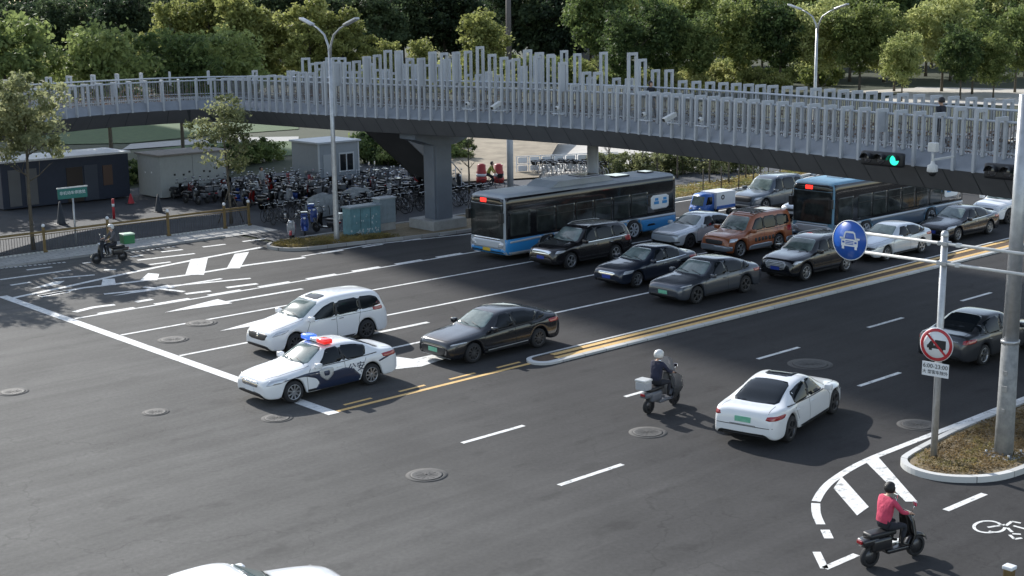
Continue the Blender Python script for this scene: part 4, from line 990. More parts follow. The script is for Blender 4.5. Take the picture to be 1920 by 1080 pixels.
for x, y in ((.45, 0), (2.7, -.58), (2.7, .58)):
    bm = bmesh.new(); lathe(bm, [(.1, -.07), (.25, -.08), (.27, 0), (.25, .08), (.1, .07)], 20, 'y', (x, y, .27)); w_ = build('wheel', bm, M_rubber, tr); tr.scale = (.82, .82, .74)

# ------------------------------------------------------------ footbridge
def PJ(v):
    v = Vector(v)-Vector((0, 0, CAM_H)); w_ = v.dot(_F); return (960+CAM_F*v.dot(_R)/w_, 540-CAM_F*v.dot(_U)/w_)
def height_to(p, topy):
    lo, hi = p.z, p.z+30
    for _ in range(30):
        md = (lo+hi)/2
        if PJ((p.x, p.y, md))[1] > topy: lo = md
        else: hi = md
    return lo-p.z
edge_px = [(1890, 330, 5.85), (1615, 300, 5.85), (1440, 280, 5.85), (1275, 260, 5.85), (1175, 247, 5.85), (1040, 239, 5.85), (935, 230, 5.85), (780, 225, 5.85), (622, 217, 5.85), (520, 210, 5.82), (460, 207, 5.76), (436, 205, 5.70), (418, 204, 5.66), (385, 203.5, 5.62), (300, 208, 5.6), (210, 213, 5.6), (115, 222, 5.6), (0, 240, 5.6)]
raw = [G(*q) for q in edge_px]
raw = [Vector((36.0, 0, 5.85)), Vector((38.2, 10, 5.85))] + raw
last = raw[-1]+(raw[-1]-raw[-2])*4; raw.append(last)
# smooth: average, then Catmull-Rom
sm = [raw[0]]+[(raw[i-1]+raw[i]*2+raw[i+1])/4 for i in range(1, len(raw)-1)]+[raw[-1]]
def catmull(P, n=14):
    out = []
    for i in range(len(P)-1):
        p0, p1, p2, p3 = P[max(i-1, 0)], P[i], P[i+1], P[min(i+2, len(P)-1)]
        for k in range(n):
            t = k/n; out.append(.5*((2*p1)+(p2-p0)*t+(2*p0-5*p1+4*p2-p3)*t*t+(3*p1-p0-3*p2+p3)*t**3))
    return out+[P[-1]]
fine = catmull(sm)
def resample(P, f):
    out = [P[0]]; acc = 0; need = f(P[0])
    for a, b_ in zip(P[:-1], P[1:]):
        d = (b_-a).length
        while acc+d >= need:
            t = (need-acc)/d; a = a.lerp(b_, t); out.append(a.copy()); d = (b_-a).length; acc = 0; need = f(a)
        acc += d
    return out
def normals(P):
    N = []
    for i in range(len(P)):
        t = (P[min(i+1, len(P)-1)]-P[max(i-1, 0)]); t.z = 0; t.normalize(); N.append(Vector((t.y, -t.x, 0)))   # inward (+x side)
    return N
BW = 5.0
M_slat = mat('bridge_slats', (.15, .155, .165), .55); M_shelf = mat('bridge_shelf', (.24, .26, .29), .5, var=.12, scale=1.5)
brg = empty('footbridge', (43.5, 40, 0), 0, 'curving grey steel footbridge with tall slatted railings crossing over the road', 'footbridge')
MB = Matrix.Translation((-43.5, -40, 0))
path = resample(fine, lambda p: .9); PN = normals(path)
# the far edge must not fold at the inner corner: shrink the inward offset there
def far_pt(p, n, d=BW): return p+n*d
far = [far_pt(p, n) for p, n in zip(path, PN)]
def loft(name, prof, m, smooth=False, pts=path, nn=PN, flip=False):
    bm = bmesh.new(); rows = []
    for p, n in zip(pts, nn): rows.append([bm.verts.new(p+n*u+Vector((0, 0, z))-Vector((43.5, 40, 0))) for u, z in prof])
    for A, B_ in zip(rows[:-1], rows[1:]):
        for k in range(len(prof)-1): bm.faces.new((A[k], A[k+1], B_[k+1], B_[k]))
    bmesh.ops.recalc_face_normals(bm, faces=bm.faces[:])
    return build(name, bm, m, brg)
loft('deck', [(.46, .46), (.46, .20), (BW-.46, .20), (BW-.46, .46)], M_deck)
loft('edge_shelf', [(0, 0), (.02, .05), (.45, .50), (.45, .3)], M_shelf)
loft('edge_shelf', [(BW, 0), (BW-.02, .05), (BW-.45, .50), (BW-.45, .3)], M_shelf)
# dark fascia in plates with narrow joints
bm = bmesh.new(); pl2 = resample(fine, lambda p: 1.15); n2 = normals(pl2); O = Vector((43.5, 40, 0))
for side in (0, 1):
    if side: bm = bmesh.new()
    for i in range(len(pl2)-1):
        a, b_ = pl2[i], pl2[i+1]; na, nb_ = n2[i], n2[i+1]; g = (b_-a)*.018
        q = []
        for p, n in ((a+g, na), (b_-g, nb_)):
            for u, z in ((.0, -.004), (.62, -.78)): q.append(p+n*(u if not side else BW-u)+Vector((0, 0, z))-O)
        v = [bm.verts.new(x) for x in (q[0], q[2], q[3], q[1])]; f = bm.faces.new(v)
    build('fascia_plates', bm, M_fascia, brg)
loft('girder', [(.03, -.03), (.66, -.80), (BW-.66, -.80), (BW-.03, -.03)], mat('girder_steel', (.06, .065, .07), .7))
# ribs on the shelf and handrails
def rail(name, u, z, r_, m):
    bm = bmesh.new(); tube(bm, [p+n*u+Vector((0, 0, z))-O for p, n in zip(path, PN)], r_, 6); build(name, bm, m, brg)
rail('handrail', .47, 1.60, .045, M_steel_l); rail('handrail', BW-.47, 1.60, .045, M_steel_l); rail('lower_rail', .47, .62, .03, M_steel); rail('lower_rail', BW-.47, .62, .03, M_steel)
slp = resample(fine, lambda p: .115); sln = normals(slp)
for u in (.47, BW-.47):
    bm = bmesh.new()
    for p, n in zip(slp, sln):
        if p.y < 12: continue
        t = Vector((-n.y, n.x, 0)); c = p+n*u-O
        for sgn in (0,):
            a = c-t*.012-n*.012; b_ = c+t*.012-n*.012; c2 = c+t*.012+n*.012; d2 = c-t*.012+n*.012
            lo = [bm.verts.new(x+Vector((0, 0, .5))) for x in (a, b_, c2, d2)]; hi = [bm.verts.new(x+Vector((0, 0, 1.57))) for x in (a, b_, c2, d2)]
            for k in range(4): bm.faces.new((lo[k], lo[(k+1) % 4], hi[(k+1) % 4], hi[k]))
    build('baluster_screen', bm, M_slat, brg)
# flower planting along the inside of the railings
M_flow = leaf_mat('dry_flowers', (.10, .07, .05), (.22, .13, .08), (.30, .14, .12))
bm = bmesh.new(); r5 = random.Random(5)
for p, n in zip(slp, sln):
    if p.y < 14 or p.x < 30: continue
    for u in (.95, BW-.95):
        for _ in range(7):
            c = p+n*(u+r5.gauss(0, .10))+Vector((0, 0, .45+abs(r5.gauss(0, .38))))-O; s_ = .055*r5.uniform(.6, 1.5); a = Vector((r5.gauss(0, 1), r5.gauss(0, 1), r5.gauss(0, 1))).normalized(); b_ = a.orthogonal().normalized()
            bm.faces.new([bm.verts.new(c-a*s_), bm.verts.new(c+b_*s_*.6), bm.verts.new(c+a*s_), bm.verts.new(c-b_*s_*.6)])
o = build('flower_planting', bm, M_flow); o.location = O; tag(o, 'rusty dry flowers planted along both railings of the footbridge', 'flowers', kind='stuff')
# railing frames
near_top = [(430, 147), (460, 142), (500, 142), (540, 136), (580, 128), (592, 116), (660, 113), (685, 106), (700, 102), (725, 95), (752, 93), (762, 110), (790, 110), (800, 98), (840, 97), (861, 96), (878, 90), (890, 87), (900, 101), (930, 106), (950, 110), (965, 94), (985, 94), (1000, 98), (1022, 103), (1046, 117), (1062, 158), (1080, 158), (1088, 136), (1125, 132), (1135, 160), (1160, 160), (1168, 98), (1182, 98), (1190, 168)]
far_top = {1010: 104, 1035: 101, 1057: 94, 1080: 100, 1147: 97, 1200: 110, 1243: 130, 1270: 130, 1297: 150, 1325: 143, 1352: 156, 1380: 157}
frp = resample(fine, lambda p: (.70+.10*(p.y < 36)) if p.y < 66 and p.x > 37.9 else .92); frn = normals(frp)
def frame_geo(bm, c, n, h, h_in, zi=.5, w_=.060, d=.42, solid=False, z0=-.02):
    t = Vector((-n.y, n.x, 0))
    def bar(p0, p1, a):
        q = []
        for P_ in (p0, p1):
            for s1, s2 in ((-1, -1), (1, -1), (1, 1), (-1, 1)):
                q.append(bm.verts.new(P_+t*w_*.8*s1+a*w_*s2))
        for k in range(4): bm.faces.new((q[k], q[(k+1) % 4], q[4+(k+1) % 4], q[4+k]))
        bm.faces.new(q[3::-1]); bm.faces.new(q[4:])
    Z = Vector((0, 0, 1))
    bar(c+Z*z0, c+Z*h, n); bar(c+n*d+Z*max(zi*.9, z0), c+n*d+Z*h, n); bar(c+n*w_+Z*(h-w_), c+n*(d-w_)+Z*(h-w_), Z)
    if solid: 
        q = [c+n*w_+Z*(h*.55), c+n*(d-w_)+Z*(h*.55), c+n*(d-w_)+Z*(h-2*w_), c+n*w_+Z*(h-2*w_)]
        for s_ in (-1, 1): bm.faces.new([bm.verts.new(x+t*.012*s_) for x in (q if s_ > 0 else q[::-1])])
count = 0; rest = bmesh.new()
for i, (p, n) in enumerate(zip(frp, frn)):
    for side in (0, 1):
        base = p if side == 0 else p+n*BW; nn_ = n if side == 0 else -n
        px = PJ(base)[0]
        if not (-60 < px < 1990) or base.y < 8: continue
        h = 1.78
        if side == 0:
            if px < 425: h = 1.72
            elif px < 1195:
                ty = near_top[0][1]
                for (xa, ya) in near_top:
                    if px >= xa: ty = ya
                h = max(1.72, height_to(base, ty+rnd.uniform(-1.5, 1.5)))
            elif px > 1885: h = 2.4
            elif 1755 < px < 1830: h = 2.0
        else:
            h = 1.95
            if 560 < px < 1000: h = rnd.choice([1.95, 2.1, 2.4, 2.7])
            for kx, ky in far_top.items():
                if abs(px-kx) < 11: h = max(h, height_to(base, ky))
        c = base-O
        if side == 0 and count < 98:
            bm = bmesh.new(); frame_geo(bm, Vector(), nn_, h, 0, solid=(rnd.random() < (.22 if h > 2.6 else .06))); bmesh.ops.recalc_face_normals(bm, faces=bm.faces[:])
            o = build('railing_frame', bm, M_steel, brg); o.location = c; count += 1
        else: frame_geo(rest, c, nn_, h, 0, z0=(1.15 if side else -.02))
bmesh.ops.recalc_face_normals(rest, faces=rest.faces[:]); tag(build('railing_frames', rest, M_steel, brg), kind='stuff')
# column, footing, cap
M_col = mat('column_steel', (.14, .16, .19), .5, var=.1, scale=1.5)
bm = bmesh.new(); box(bm, -.52, .52, -.5, .5, .5, 5.1, bev=.04); box(bm, -.62, -.53, -.45, -.30, .5, 5.0); co = build('column', bm, M_col, brg); co.location = Vector((44.35, 54.6, 0))-O
bm = bmesh.new(); box(bm, -1.05, 1.15, -1.0, 1.0, -.05, .58, bev=.03); o = build('column_footing', bm, M_concrete, brg); o.location = Vector((44.35, 54.75, 0))-O
bm = bmesh.new(); prof = [(-1.9, 5.15), (1.9, 5.15), (1.9, 4.75), (.62, 4.35), (-.62, 4.35), (-1.9, 4.75)]
a = [bm.verts.new((x, -.62, z)) for x, z in prof]; b_ = [bm.verts.new((x, .62, z)) for x, z in prof]; bm.faces.new(a); bm.faces.new(b_[::-1])
for i in range(6): bm.faces.new((a[i], b_[i], b_[(i+1) % 6], a[(i+1) % 6]))
bmesh.ops.recalc_face_normals(bm, faces=bm.faces[:]); o = build('column_cap', bm, M_col, brg); o.location = Vector((44.35, 54.6, 0))-O
for x, y, h in ((41.9, 13.2, 5.1), (22.0, 70.5, 4.85)):
    bm = bmesh.new(); tube(bm, [(0, 0, -.05), (0, 0, h)], .45, 20); o = build('column', bm, M_steel, brg); o.location = Vector((x, y, 0))-O
# stair down behind the column
st = empty('staircase', (45.5, 61.5, 0), 0, 'concrete and steel stair falling from the footbridge to the parked bicycles', 'staircase')
S0, S1 = Vector((1.0, 1.2, 5.45)), Vector((8.4, 4.2, 0.1)); dv = S1-S0; fl = Vector((dv.x, dv.y, 0)).normalized(); sd_ = Vector((-fl.y, fl.x, 0))
bm = bmesh.new(); ns = 30
for k in range(ns):
    p = S0.lerp(S1, k/ns); q = S0.lerp(S1, (k+1)/ns); zt = p.z
    vv = [bm.verts.new(x) for x in (p+sd_*1.1+Vector((0, 0, 0)), p-sd_*1.1, Vector((q.x, q.y, zt))-sd_*1.1, Vector((q.x, q.y, zt))+sd_*1.1)]; bm.faces.new(vv)
    vv = [bm.verts.new(x) for x in (Vector((q.x, q.y, zt))+sd_*1.1, Vector((q.x, q.y, zt))-sd_*1.1, q-sd_*1.1, q+sd_*1.1)]; bm.faces.new(vv)
build('steps', bm, M_concrete, st)
bm = bmesh.new()
for s_ in (-1, 1):
    q = [S0+sd_*s_*1.15+Vector((0, 0, .1)), S1+sd_*s_*1.15+Vector((0, 0, .1)), S1+sd_*s_*1.15+Vector((0, 0, -.1)), S0+sd_*s_*1.15+Vector((0, 0, -.75))]
    bm.faces.new([bm.verts.new(x) for x in q]); bm.faces.new([bm.verts.new(x+sd_*s_*-.06) for x in q[::-1]])
bm.faces.new([bm.verts.new(x) for x in (S0+sd_*1.1+Vector((0, 0, -.7)), S0-sd_*1.1+Vector((0, 0, -.7)), S1-sd_*1.1+Vector((0, 0, -.08)), S1+sd_*1.1+Vector((0, 0, -.08)))])
build('stringer', bm, M_fascia, st)
for s_ in (-1, 1):
    bm = bmesh.new(); tube(bm, [S0+sd_*s_*1.15+Vector((0, 0, 1.1)), S1+sd_*s_*1.15+Vector((0, 0, 1.1))], .035, 6)
    for k in range(12): p = S0.lerp(S1, k/11)+sd_*s_*1.15; tube(bm, [p, p+Vector((0, 0, 1.1))], .022, 5)
    build('stair_railing', bm, M_steel_l, st)
# curved access ramp seen beyond, under the bridge
rp_ = empty('access_ramp', (62, 66, 0), 0, 'grey curving ramp of the footbridge seen beneath its deck', 'ramp')
rpts = [G(x, y, 4.2) for x, y in ((1010, 262), (1080, 272), (1160, 276), (1240, 272), (1330, 262), (1440, 250))]; rn = normals(rpts); Or = Vector((62, 66, 0))
bm = bmesh.new(); rows = []
for p, n in zip(rpts, rn): rows.append([bm.verts.new(p-n*u-Or+Vector((0, 0, z))) for u, z in ((0, 0), (0, .6), (2.6, .6), (2.6, 0))])
for A, B_ in zip(rows[:-1], rows[1:]):
    for k in range(4): bm.faces.new((A[k], A[(k+1) % 4], B_[(k+1) % 4], B_[k]))
bmesh.ops.recalc_face_normals(bm, faces=bm.faces[:]); build('ramp_deck', bm, M_fascia, rp_)
for k in (1,):
    bm = bmesh.new(); p = rpts[k]-rn[k]*1.2-Or; tube(bm, [(p.x, p.y, -.05), (p.x, p.y, 4.2)], .3, 14); build('column', bm, M_steel, rp_)

# devices fixed to the bridge
def cctv(px, lab, kind='bullet'):
    k = min(range(len(path)), key=lambda i: abs(PJ(path[i])[0]-px)+(0 if path[i].y < 66 else 1e3)); p = path[k]; n = PN[k]
    t = empty('security_camera', p+Vector((0, 0, .62))-n*.12, math.atan2(-n.y, -n.x), lab, 'security camera', 'cameras on the footbridge railing')
    bm = bmesh.new(); box(bm, -.12, .06, -.36, .36, -.03, .01, bev=.005); tube(bm, [(0, 0, 0), (.05, 0, .22)], .03, 8); build('bracket', bm, M_steel_l, t)
    if kind == 'bullet':
        bm = bmesh.new(); box(bm, -.22, .42, -.10, .10, .20, .38, bev=.02, M=Matrix.Rotation(.35, 4, 'Y')); build('housing', bm, M_wpole, t)
        bm = bmesh.new(); box(bm, .42, .435, -.07, .07, .23, .35, M=Matrix.Rotation(.35, 4, 'Y')); build('lens', bm, M_black, t)
    else:
        bm = bmesh.new(); bmesh.ops.create_uvsphere(bm, u_segments=16, v_segments=10, radius=.11, matrix=Matrix.Translation((.06, 0, .24))); build('housing', bm, M_wpole, t, True)
        bm = bmesh.new(); bmesh.ops.create_uvsphere(bm, u_segments=12, v_segments=8, radius=.06, matrix=Matrix.Translation((.14, 0, .24))); build('lens', bm, M_black, t, True)
for px, lab, kd in ((938, 'white box camera on the railing left of the tall frames, above the first bus', 'bullet'), (872, 'round camera on the railing nearest the bridge column', 'dome'), (1053, 'round camera on the railing above the bus roof', 'dome'), (1217, 'round camera just left of the right box camera', 'dome'), (1276, 'white box camera furthest right on the railing', 'bullet'), (1330, 'round camera just right of the right box camera', 'dome')): cctv(px, lab, kd)
dp = G(1748, 322, 6.0); t = empty('security_camera', dp, 0, 'white dome camera hanging under the bridge edge between the traffic lights', 'security camera', 'cameras on the footbridge railing')
bm = bmesh.new(); lathe(bm, [(.001, .34), (.05, .33), (.07, .24), (.15, .2), (.17, .02), (.16, 0)], 18, 'z'); build('housing', bm, M_wpole, t, True)
bm = bmesh.new(); bmesh.ops.create_uvsphere(bm, u_segments=16, v_segments=10, radius=.13, matrix=Matrix.Translation((0, 0, -.02))); build('lens', bm, M_black, t, True)
bm = bmesh.new(); box(bm, -.02, 1.2, -.03, .03, .34, .40); tube(bm, [(0, 0, .3), (0, 0, .55)], .03, 8); box(bm, -.1, .1, -.14, .14, .62, .9, bev=.02); build('bracket', bm, M_wpole, t)
M_green = mat('signal_green', (.02, .45, .30), .3, emit=((.03, .85, .52), .9)); M_lens = mat('signal_lens_off', (.04, .04, .045), .2, coat=1)
def traffic_light(px, py, lab):
    p = G(px, py, 6.12); t = empty('traffic_light', p, 0, lab, 'traffic light', 'traffic lights under the footbridge')
    bm = bmesh.new(); box(bm, -.10, .12, -.80, .80, -.24, .24, bev=.09); build('housing', bm, M_black, t, True)
    bm = bmesh.new(); box(bm, .12, 1.1, -.04, .04, .02, .09); build('bracket', bm, M_black, t)
    for k, y in enumerate((.5, 0, -.5)):
        bm = bmesh.new(); lathe(bm, [(.001, -.128), (.13, -.122), (.165, -.105), (.165, -.09)], 22, 'x', (0, y, 0)); build('lens', bm, M_green if k == 2 else M_lens, t)
        bm = bmesh.new(); n_ = 14
        ra = [bm.verts.new((-.1, y+.19*math.cos(math.pi*j/n_), .19*math.sin(math.pi*j/n_))) for j in range(n_+1)]; rb = [bm.verts.new((-.32, y+.185*math.cos(math.pi*j/n_), .185*math.sin(math.pi*j/n_))) for j in range(n_+1)]
        for j in range(n_): bm.faces.new((ra[j], ra[j+1], rb[j+1], rb[j]))
        build('visor', bm, M_black, t)
    return t
traffic_light(1655, 298, 'horizontal traffic light showing green above the second bus')
traffic_light(1893, 323, 'horizontal traffic light showing green partly behind the thick pole')

# ------------------------------------------------------------ lamps, poles, signs
def street_lamp(x, y, lab, h=9.2, r=.11, arm=2.4, rise=1.55, ay=1):
    t = empty('street_lamp', (x, y, 0), 0, lab, 'street lamp', 'double armed street lamps')
    bm = bmesh.new(); tube(bm, [(0, 0, 0), (0, 0, .5), (0, 0, 5), (0, 0, h)], [r*1.25, r*1.2, r*.95, r*.7], 14); lathe(bm, [(.001, .16), (r*2, .15), (r*2, .0), (.001, -.02)], 12, 'z'); build('pole', bm, M_galv, t, False)
    for s in (-1, 1):
        bm = bmesh.new(); pts = [(0, s*.02, h-.3), (0, s*.10, h+.25), (0, s*.38, h+.75), (0, s*.9, h+1.05), (0, s*1.35, h+1.22)]; tube(bm, pts, [r*.6, r*.5, r*.45, r*.4, r*.35], 8); a_ = build('arm', bm, M_galv, t)
        bm = bmesh.new(); box(bm, -.13, .13, 0, 1.05, -.05, .07, bev=.04, M=Matrix.Translation((0, s*1.3, h+1.2)) @ Matrix.Rotation(0 if s > 0 else math.pi, 4, 'Z') @ Matrix.Rotation(.30, 4, 'X')); build('lamp_head', bm, M_galv, t, True)
    return t
street_lamp(38.07, 54.73, 'tall grey double armed street lamp rising from the left planting island')
street_lamp(75.45, 53.9, 'tall grey double armed street lamp seen beyond the right half of the footbridge', h=9.5)
def ngon_pts(n, r, cx=0, cy=0): return [(cx+r*math.cos(2*math.pi*k/n), cy+r*math.sin(2*math.pi*k/n)) for k in range(n)]
# thick pole, right
t = empty('signal_pole', (31.1, 16.25, 0), 0, 'thick grey eight-sided pole with scuffed lower half standing in the roadside island', 'pole')
M_scuff = mat('scuffed_zinc', (.20, .205, .205), .75, col2=(.36, .36, .35), scale=3.5, bump=.3)
bm = bmesh.new(); tube(bm, [(0, 0, .0), (0, 0, 3.0)], [.245, .215], 8); build('lower_section', bm, M_scuff, t)
bm = bmesh.new(); tube(bm, [(0, 0, 3.0), (0, 0, 9.0)], [.205, .14], 8); tube(bm, [(0, 0, 2.96), (0, 0, 3.04)], [.235, .235], 8); build('upper_section', bm, M_galv, t)
bm = bmesh.new(); box(bm, -.42, .42, -.42, .42, .0, .12, bev=.02)
for sx in (-.3, .3):
    for sy in (-.3, .3): tube(bm, [(sx, sy, .12), (sx, sy, .22)], .03, 6)
build('base_plate', bm, M_galv, t)
for z, s_ in ((2.25, .05), (1.85, .07), (1.3, .04)):
    bm = bmesh.new(); box(bm, -.27, -.235, -.05-s_, -.05+s_, z-s_, z+s_, bev=.006); build('stain_patch' if 0 else 'inspection_plate', bm, M_concrete, t)
# sign gantry pole
sp = empty('road_sign', (29.67, 17.33, 0), 0, 'grey signpost with two long crossbars carrying a round blue car sign', 'road sign')
bm = bmesh.new(); tube(bm, [(0, 0, .0), (0, 0, 5.72)], .085, 16); lathe(bm, [(.001, 5.80), (.06, 5.78), (.095, 5.72), (.095, 5.66)], 16, 'z'); build('pole', bm, M_galv, sp)
for z in (5.48, 5.0):
    bm = bmesh.new(); tube(bm, [(-.02, -4.2, z), (-.02, 2.9, z)], .038, 10); build('crossbar', bm, M_wpole, sp)
    bm = bmesh.new(); box(bm, -.11, .11, -.13, .13, z-.05, z+.05, bev=.01); build('clamp', bm, M_galv, sp)
for z in (5.48, 5.0):
    bm = bmesh.new(); box(bm, -.06, .02, -.45, -.33, z-.05, z+.05, bev=.01); build('clamp', bm, M_wpole, sp)
M_sblue = mat('sign_blue', (.012, .09, .42), .35, coat=.3); M_sred = mat('sign_red', (.45, .02, .03), .4, coat=.3)
cy, cz = 2.62, 5.26
bm = bmesh.new(); lathe(bm, [(.001, -.072), (.50, -.072), (.50, -.055), (.001, -.055)], 48, 'x', (0, cy, cz)); bs = build('blue_disc', bm, M_sblue, sp)
bm = bmesh.new(); lathe(bm, [(.497, -.074), (.515, -.074), (.515, -.053), (.497, -.053)], 48, 'x', (0, cy, cz)); build('sign_rim', bm, M_signw, bs)
def flat(name, polys, x, cy, cz, m, parent, th=.004, flipy=True):
    """flat emblem standing in a plane that looks to -x; polygons in (right, up) as a viewer on the -x side sees them"""
    bm = bmesh.new()
    for P_ in polys:
        a = [bm.verts.new((x-th, cy-u, cz+v)) for u, v in P_]; f = bm.faces.new(a); f.normal_update()
        if f.normal.x > 0: f.normal_flip()
    bmesh.ops.solidify(bm, geom=bm.faces[:], thickness=-th*.8) if 0 else None
    return build(name, bm, m, parent)
flat('car_symbol', [[(-.20, .02), (-.155, .20), (-.10, .235), (.10, .235), (.155, .20), (.20, .02), (.155, .02), (.125, .165), (.09, .185), (-.09, .185), (-.125, .165), (-.155, .02)],
                    [(-.245, .03), (.245, .03), (.245, -.155), (-.245, -.155)], [(-.225, -.155), (-.155, -.155), (-.155, -.23), (-.225, -.23)], [(.155, -.155), (.225, -.155), (.225, -.23), (.155, -.23)],
                    [(-.30, .07), (-.20, .07), (-.20, .02), (-.29, .02)], [(.20, .07), (.30, .07), (.29, .02), (.20, .02)]], -.073, cy, cz, M_signw, bs)
flat('car_symbol_detail', [[(-.12, -.01), (.12, -.01), (.12, -.03), (-.12, -.03)], [(-.12, -.05), (.12, -.05), (.12, -.07), (-.12, -.07)], [(-.12, -.09), (.12, -.09), (.12, -.11), (-.12, -.11)],
     [(-.215, -.03), (-.15, -.03), (-.15, -.075), (-.215, -.075)], [(.15, -.03), (.215, -.03), (.215, -.075), (.15, -.075)]], -.079, cy, cz, M_sblue, bs)
# red ringed sign, turned a little towards the camera
rs = empty('road_sign', (29.56, 17.33, 3.0), .12, 'round red and white no trucks sign with a small time plate, on the grey signpost', 'road sign')
bm = bmesh.new(); lathe(bm, [(.001, -.03), (.42, -.03), (.42, -.012), (.001, -.012)], 48, 'x'); pn = build('panel', bm, M_signw, rs)
bm = bmesh.new(); lathe(bm, [(.33, -.034), (.405, -.034), (.405, -.028), (.33, -.028)], 48, 'x'); build('red_ring', bm, M_sred, rs)
flat('truck_symbol', [[(-.24, -.10), (.24, -.10), (.24, -.02), (-.24, -.02)], [(-.04, -.02), (.24, -.02), (.24, .12), (-.04, .12)], [(-.22, -.02), (-.07, -.02), (-.07, .08), (-.15, .08)],
      [(-.19, -.15), (-.11, -.15), (-.11, -.09), (-.19, -.09)], [(.10, -.15), (.18, -.15), (.18, -.09), (.10, -.09)]], -.031, 0, 0, M_signk, rs)
flat('red_slash', [[(-.26, .22), (-.22, .26), (.26, -.22), (.22, -.26)]], -.036, 0, 0, M_sred, rs)
bm = bmesh.new(); box(bm, -.03, -.012, -.34, .34, -.80, -.45, bev=.004); pn = build('time_plate', bm, M_signw, rs)
lettering('6:00-23:00', .15, M_signk, rs, face_front(-.034, 0, -.55), ext=.002)
lettering('大 型客车除外', .105, M_signk, rs, face_front(-.034, 0, -.70), ext=.002)
# green street sign, left
gs = empty('street_sign', (28.83, 63.45, 0), 0, 'small green sign with white writing on a thin pole behind the left fence', 'street sign')
bm = bmesh.new(); tube(bm, [(0, 0, 0), (0, 0, 2.35)], .045, 10); build('pole', bm, M_galv, gs)
M_sgreen = mat('sign_green', (.02, .15, .13), .45)
bm = bmesh.new(); box(bm, -.75, .75, -.03, .03, 2.35, 2.85, bev=.01); build('panel', bm, M_sgreen, gs)
bm = bmesh.new(); box(bm, -.78, .78, -.045, .045, 2.85, 2.91, bev=.01); build('top_edge', bm, M_wpole, gs)
lettering('非机动车停放处', .19, M_signw, gs, face_side(0, -.034, 2.62), ext=.002)

# ------------------------------------------------------------ fence at the left
M_gold = mat('fence_bronze', (.20, .14, .06), .45, metal=.4, var=.15, scale=5)
fc = empty('fence', (20, 62.9, 0), 0, 'bronze coloured street fence with white ball caps along the left pavement', 'fence')
xs = [-2.9, .35, 3.6, 7.0, 10.25, 13.5, 16.75, 18.2]
for i, x in enumerate(xs):
    bm = bmesh.new(); box(bm, x-.055, x+.055, -.055, .055, 0, 1.2, bev=.012); box(bm, x-.1, x+.1, -.1, .1, 0, .1, bev=.01); po = build('post', bm, M_gold, fc)
    bm = bmesh.new(); bmesh.ops.create_uvsphere(bm, u_segments=14, v_segments=8, radius=.085, matrix=Matrix.Translation((x, 0, 1.28))); build('ball_cap', bm, M_signw, po, True)
for a, b_ in zip(xs[:-1], xs[1:]):
    bm = bmesh.new(); box(bm, a+.075, b_-.075, -.045, .045, .93, 1.03, bev=.01); box(bm, a+.075, b_-.075, -.02, .02, .84, .87)
    build('rail', bm, M_gold, fc)
    bm = bmesh.new(); n_ = int((b_-a)/.13)
    for k in range(1, n_):
        x = a+(b_-a)*k/n_; box(bm, x-.009, x+.009, -.009, .009, .12, .85)
    box(bm, a+.075, b_-.075, -.02, .02, .09, .125); build('balusters', bm, mat('fence_dark', (.05, .05, .055), .5), fc)
    bm = bmesh.new(); 
    for k in range(int((b_-a)/.22)): x = a+.12+k*.22; box(bm, x, x+.12, -.06, .06, 0, .07, bev=.01)
    build('base_blocks', bm, M_kerbw, fc)
p = G(1893, 1062, 1.0)
t = empty('bollard', (p.x, p.y, 0), 0, 'bronze post with a white cap at the lower right border', 'bollard')
bm = bmesh.new(); box(bm, -.08, .08, -.08, .08, 0, .95, bev=.012); build('post', bm, M_gold, t)
bm = bmesh.new(); box(bm, -.10, .10, -.10, .10, .95, 1.02, bev=.02); build('cap', bm, M_signw, t)

# ------------------------------------------------------------ cabins, cabinets
def cabin(name, lab, x0, x1, y0, y1, h, m, mroof, cat):
    t = empty(name, (x0, y0, 0), 0, lab, cat); W_, D_ = x1-x0, y1-y0
    bm = bmesh.new(); box(bm, 0, W_, 0, D_, 0.08, h, bev=.02); build('wall', bm, m, t)
    bm = bmesh.new(); box(bm, -.12, W_+.12, -.15, D_+.12, h+.003, h+.12, bev=.015); build('roof', bm, mroof, t)
    return t
M_navyc = mat('cabin_navy', (.022, .030, .055), .6, var=.1); M_wroof = mat('cabin_roof_white', (.62, .63, .65), .5, var=.08)
t = cabin('cabin', 'long dark navy site cabin with a bright white roof at the left', 31.2, 39.1, 77.9, 81.0, 2.72, M_navyc, M_wroof, 'cabin')
for a, b_, z0, z1, m_, nm in ((3.9, 4.9, .1, 2.15, mat('cabin_opening', (.045, .035, .03), .8), 'doorway'), (5.0, 5.85, .1, 2.2, mat('door_blue', (.045, .055, .08), .5), 'door'), (6.2, 6.8, .9, 2.1, mat('notice_brown', (.10, .06, .045), .6), 'notice_board'), (.4, 1.1, .2, 2.3, M_fascia, 'panel'), (1.4, 2.1, .2, 2.3, M_fascia, 'panel')):
    bm = bmesh.new(); box(bm, a, b_, -.05, .0, z0, z1, bev=.01); build(nm, bm, m_, t)
M_box = mat('container_grey_white', (.36, .38, .38), .55, var=.06)
t = cabin('container', 'pale grey windowless container beside the dark cabin', 39.95, 44.6, 75.6, 78.4, 2.55, M_box, mat('container_roof', (.22, .20, .18), .7, var=.15), 'container')
for x, z in ((.9, 1.35), (1.5, 1.3), (1.9, 1.45), (2.9, 1.4), (3.3, 1.35), (3.8, 1.5)):
    bm = bmesh.new(); box(bm, x, x+.13, -.015, .004, z, z+.12); build('latch', bm, M_signk, t)
for y, z in ((1.0, 1.5), (1.8, 1.45)):
    bm = bmesh.new(); box(bm, -.015, .004, y, y+.12, z, z+.1); build('latch', bm, M_signw, t)
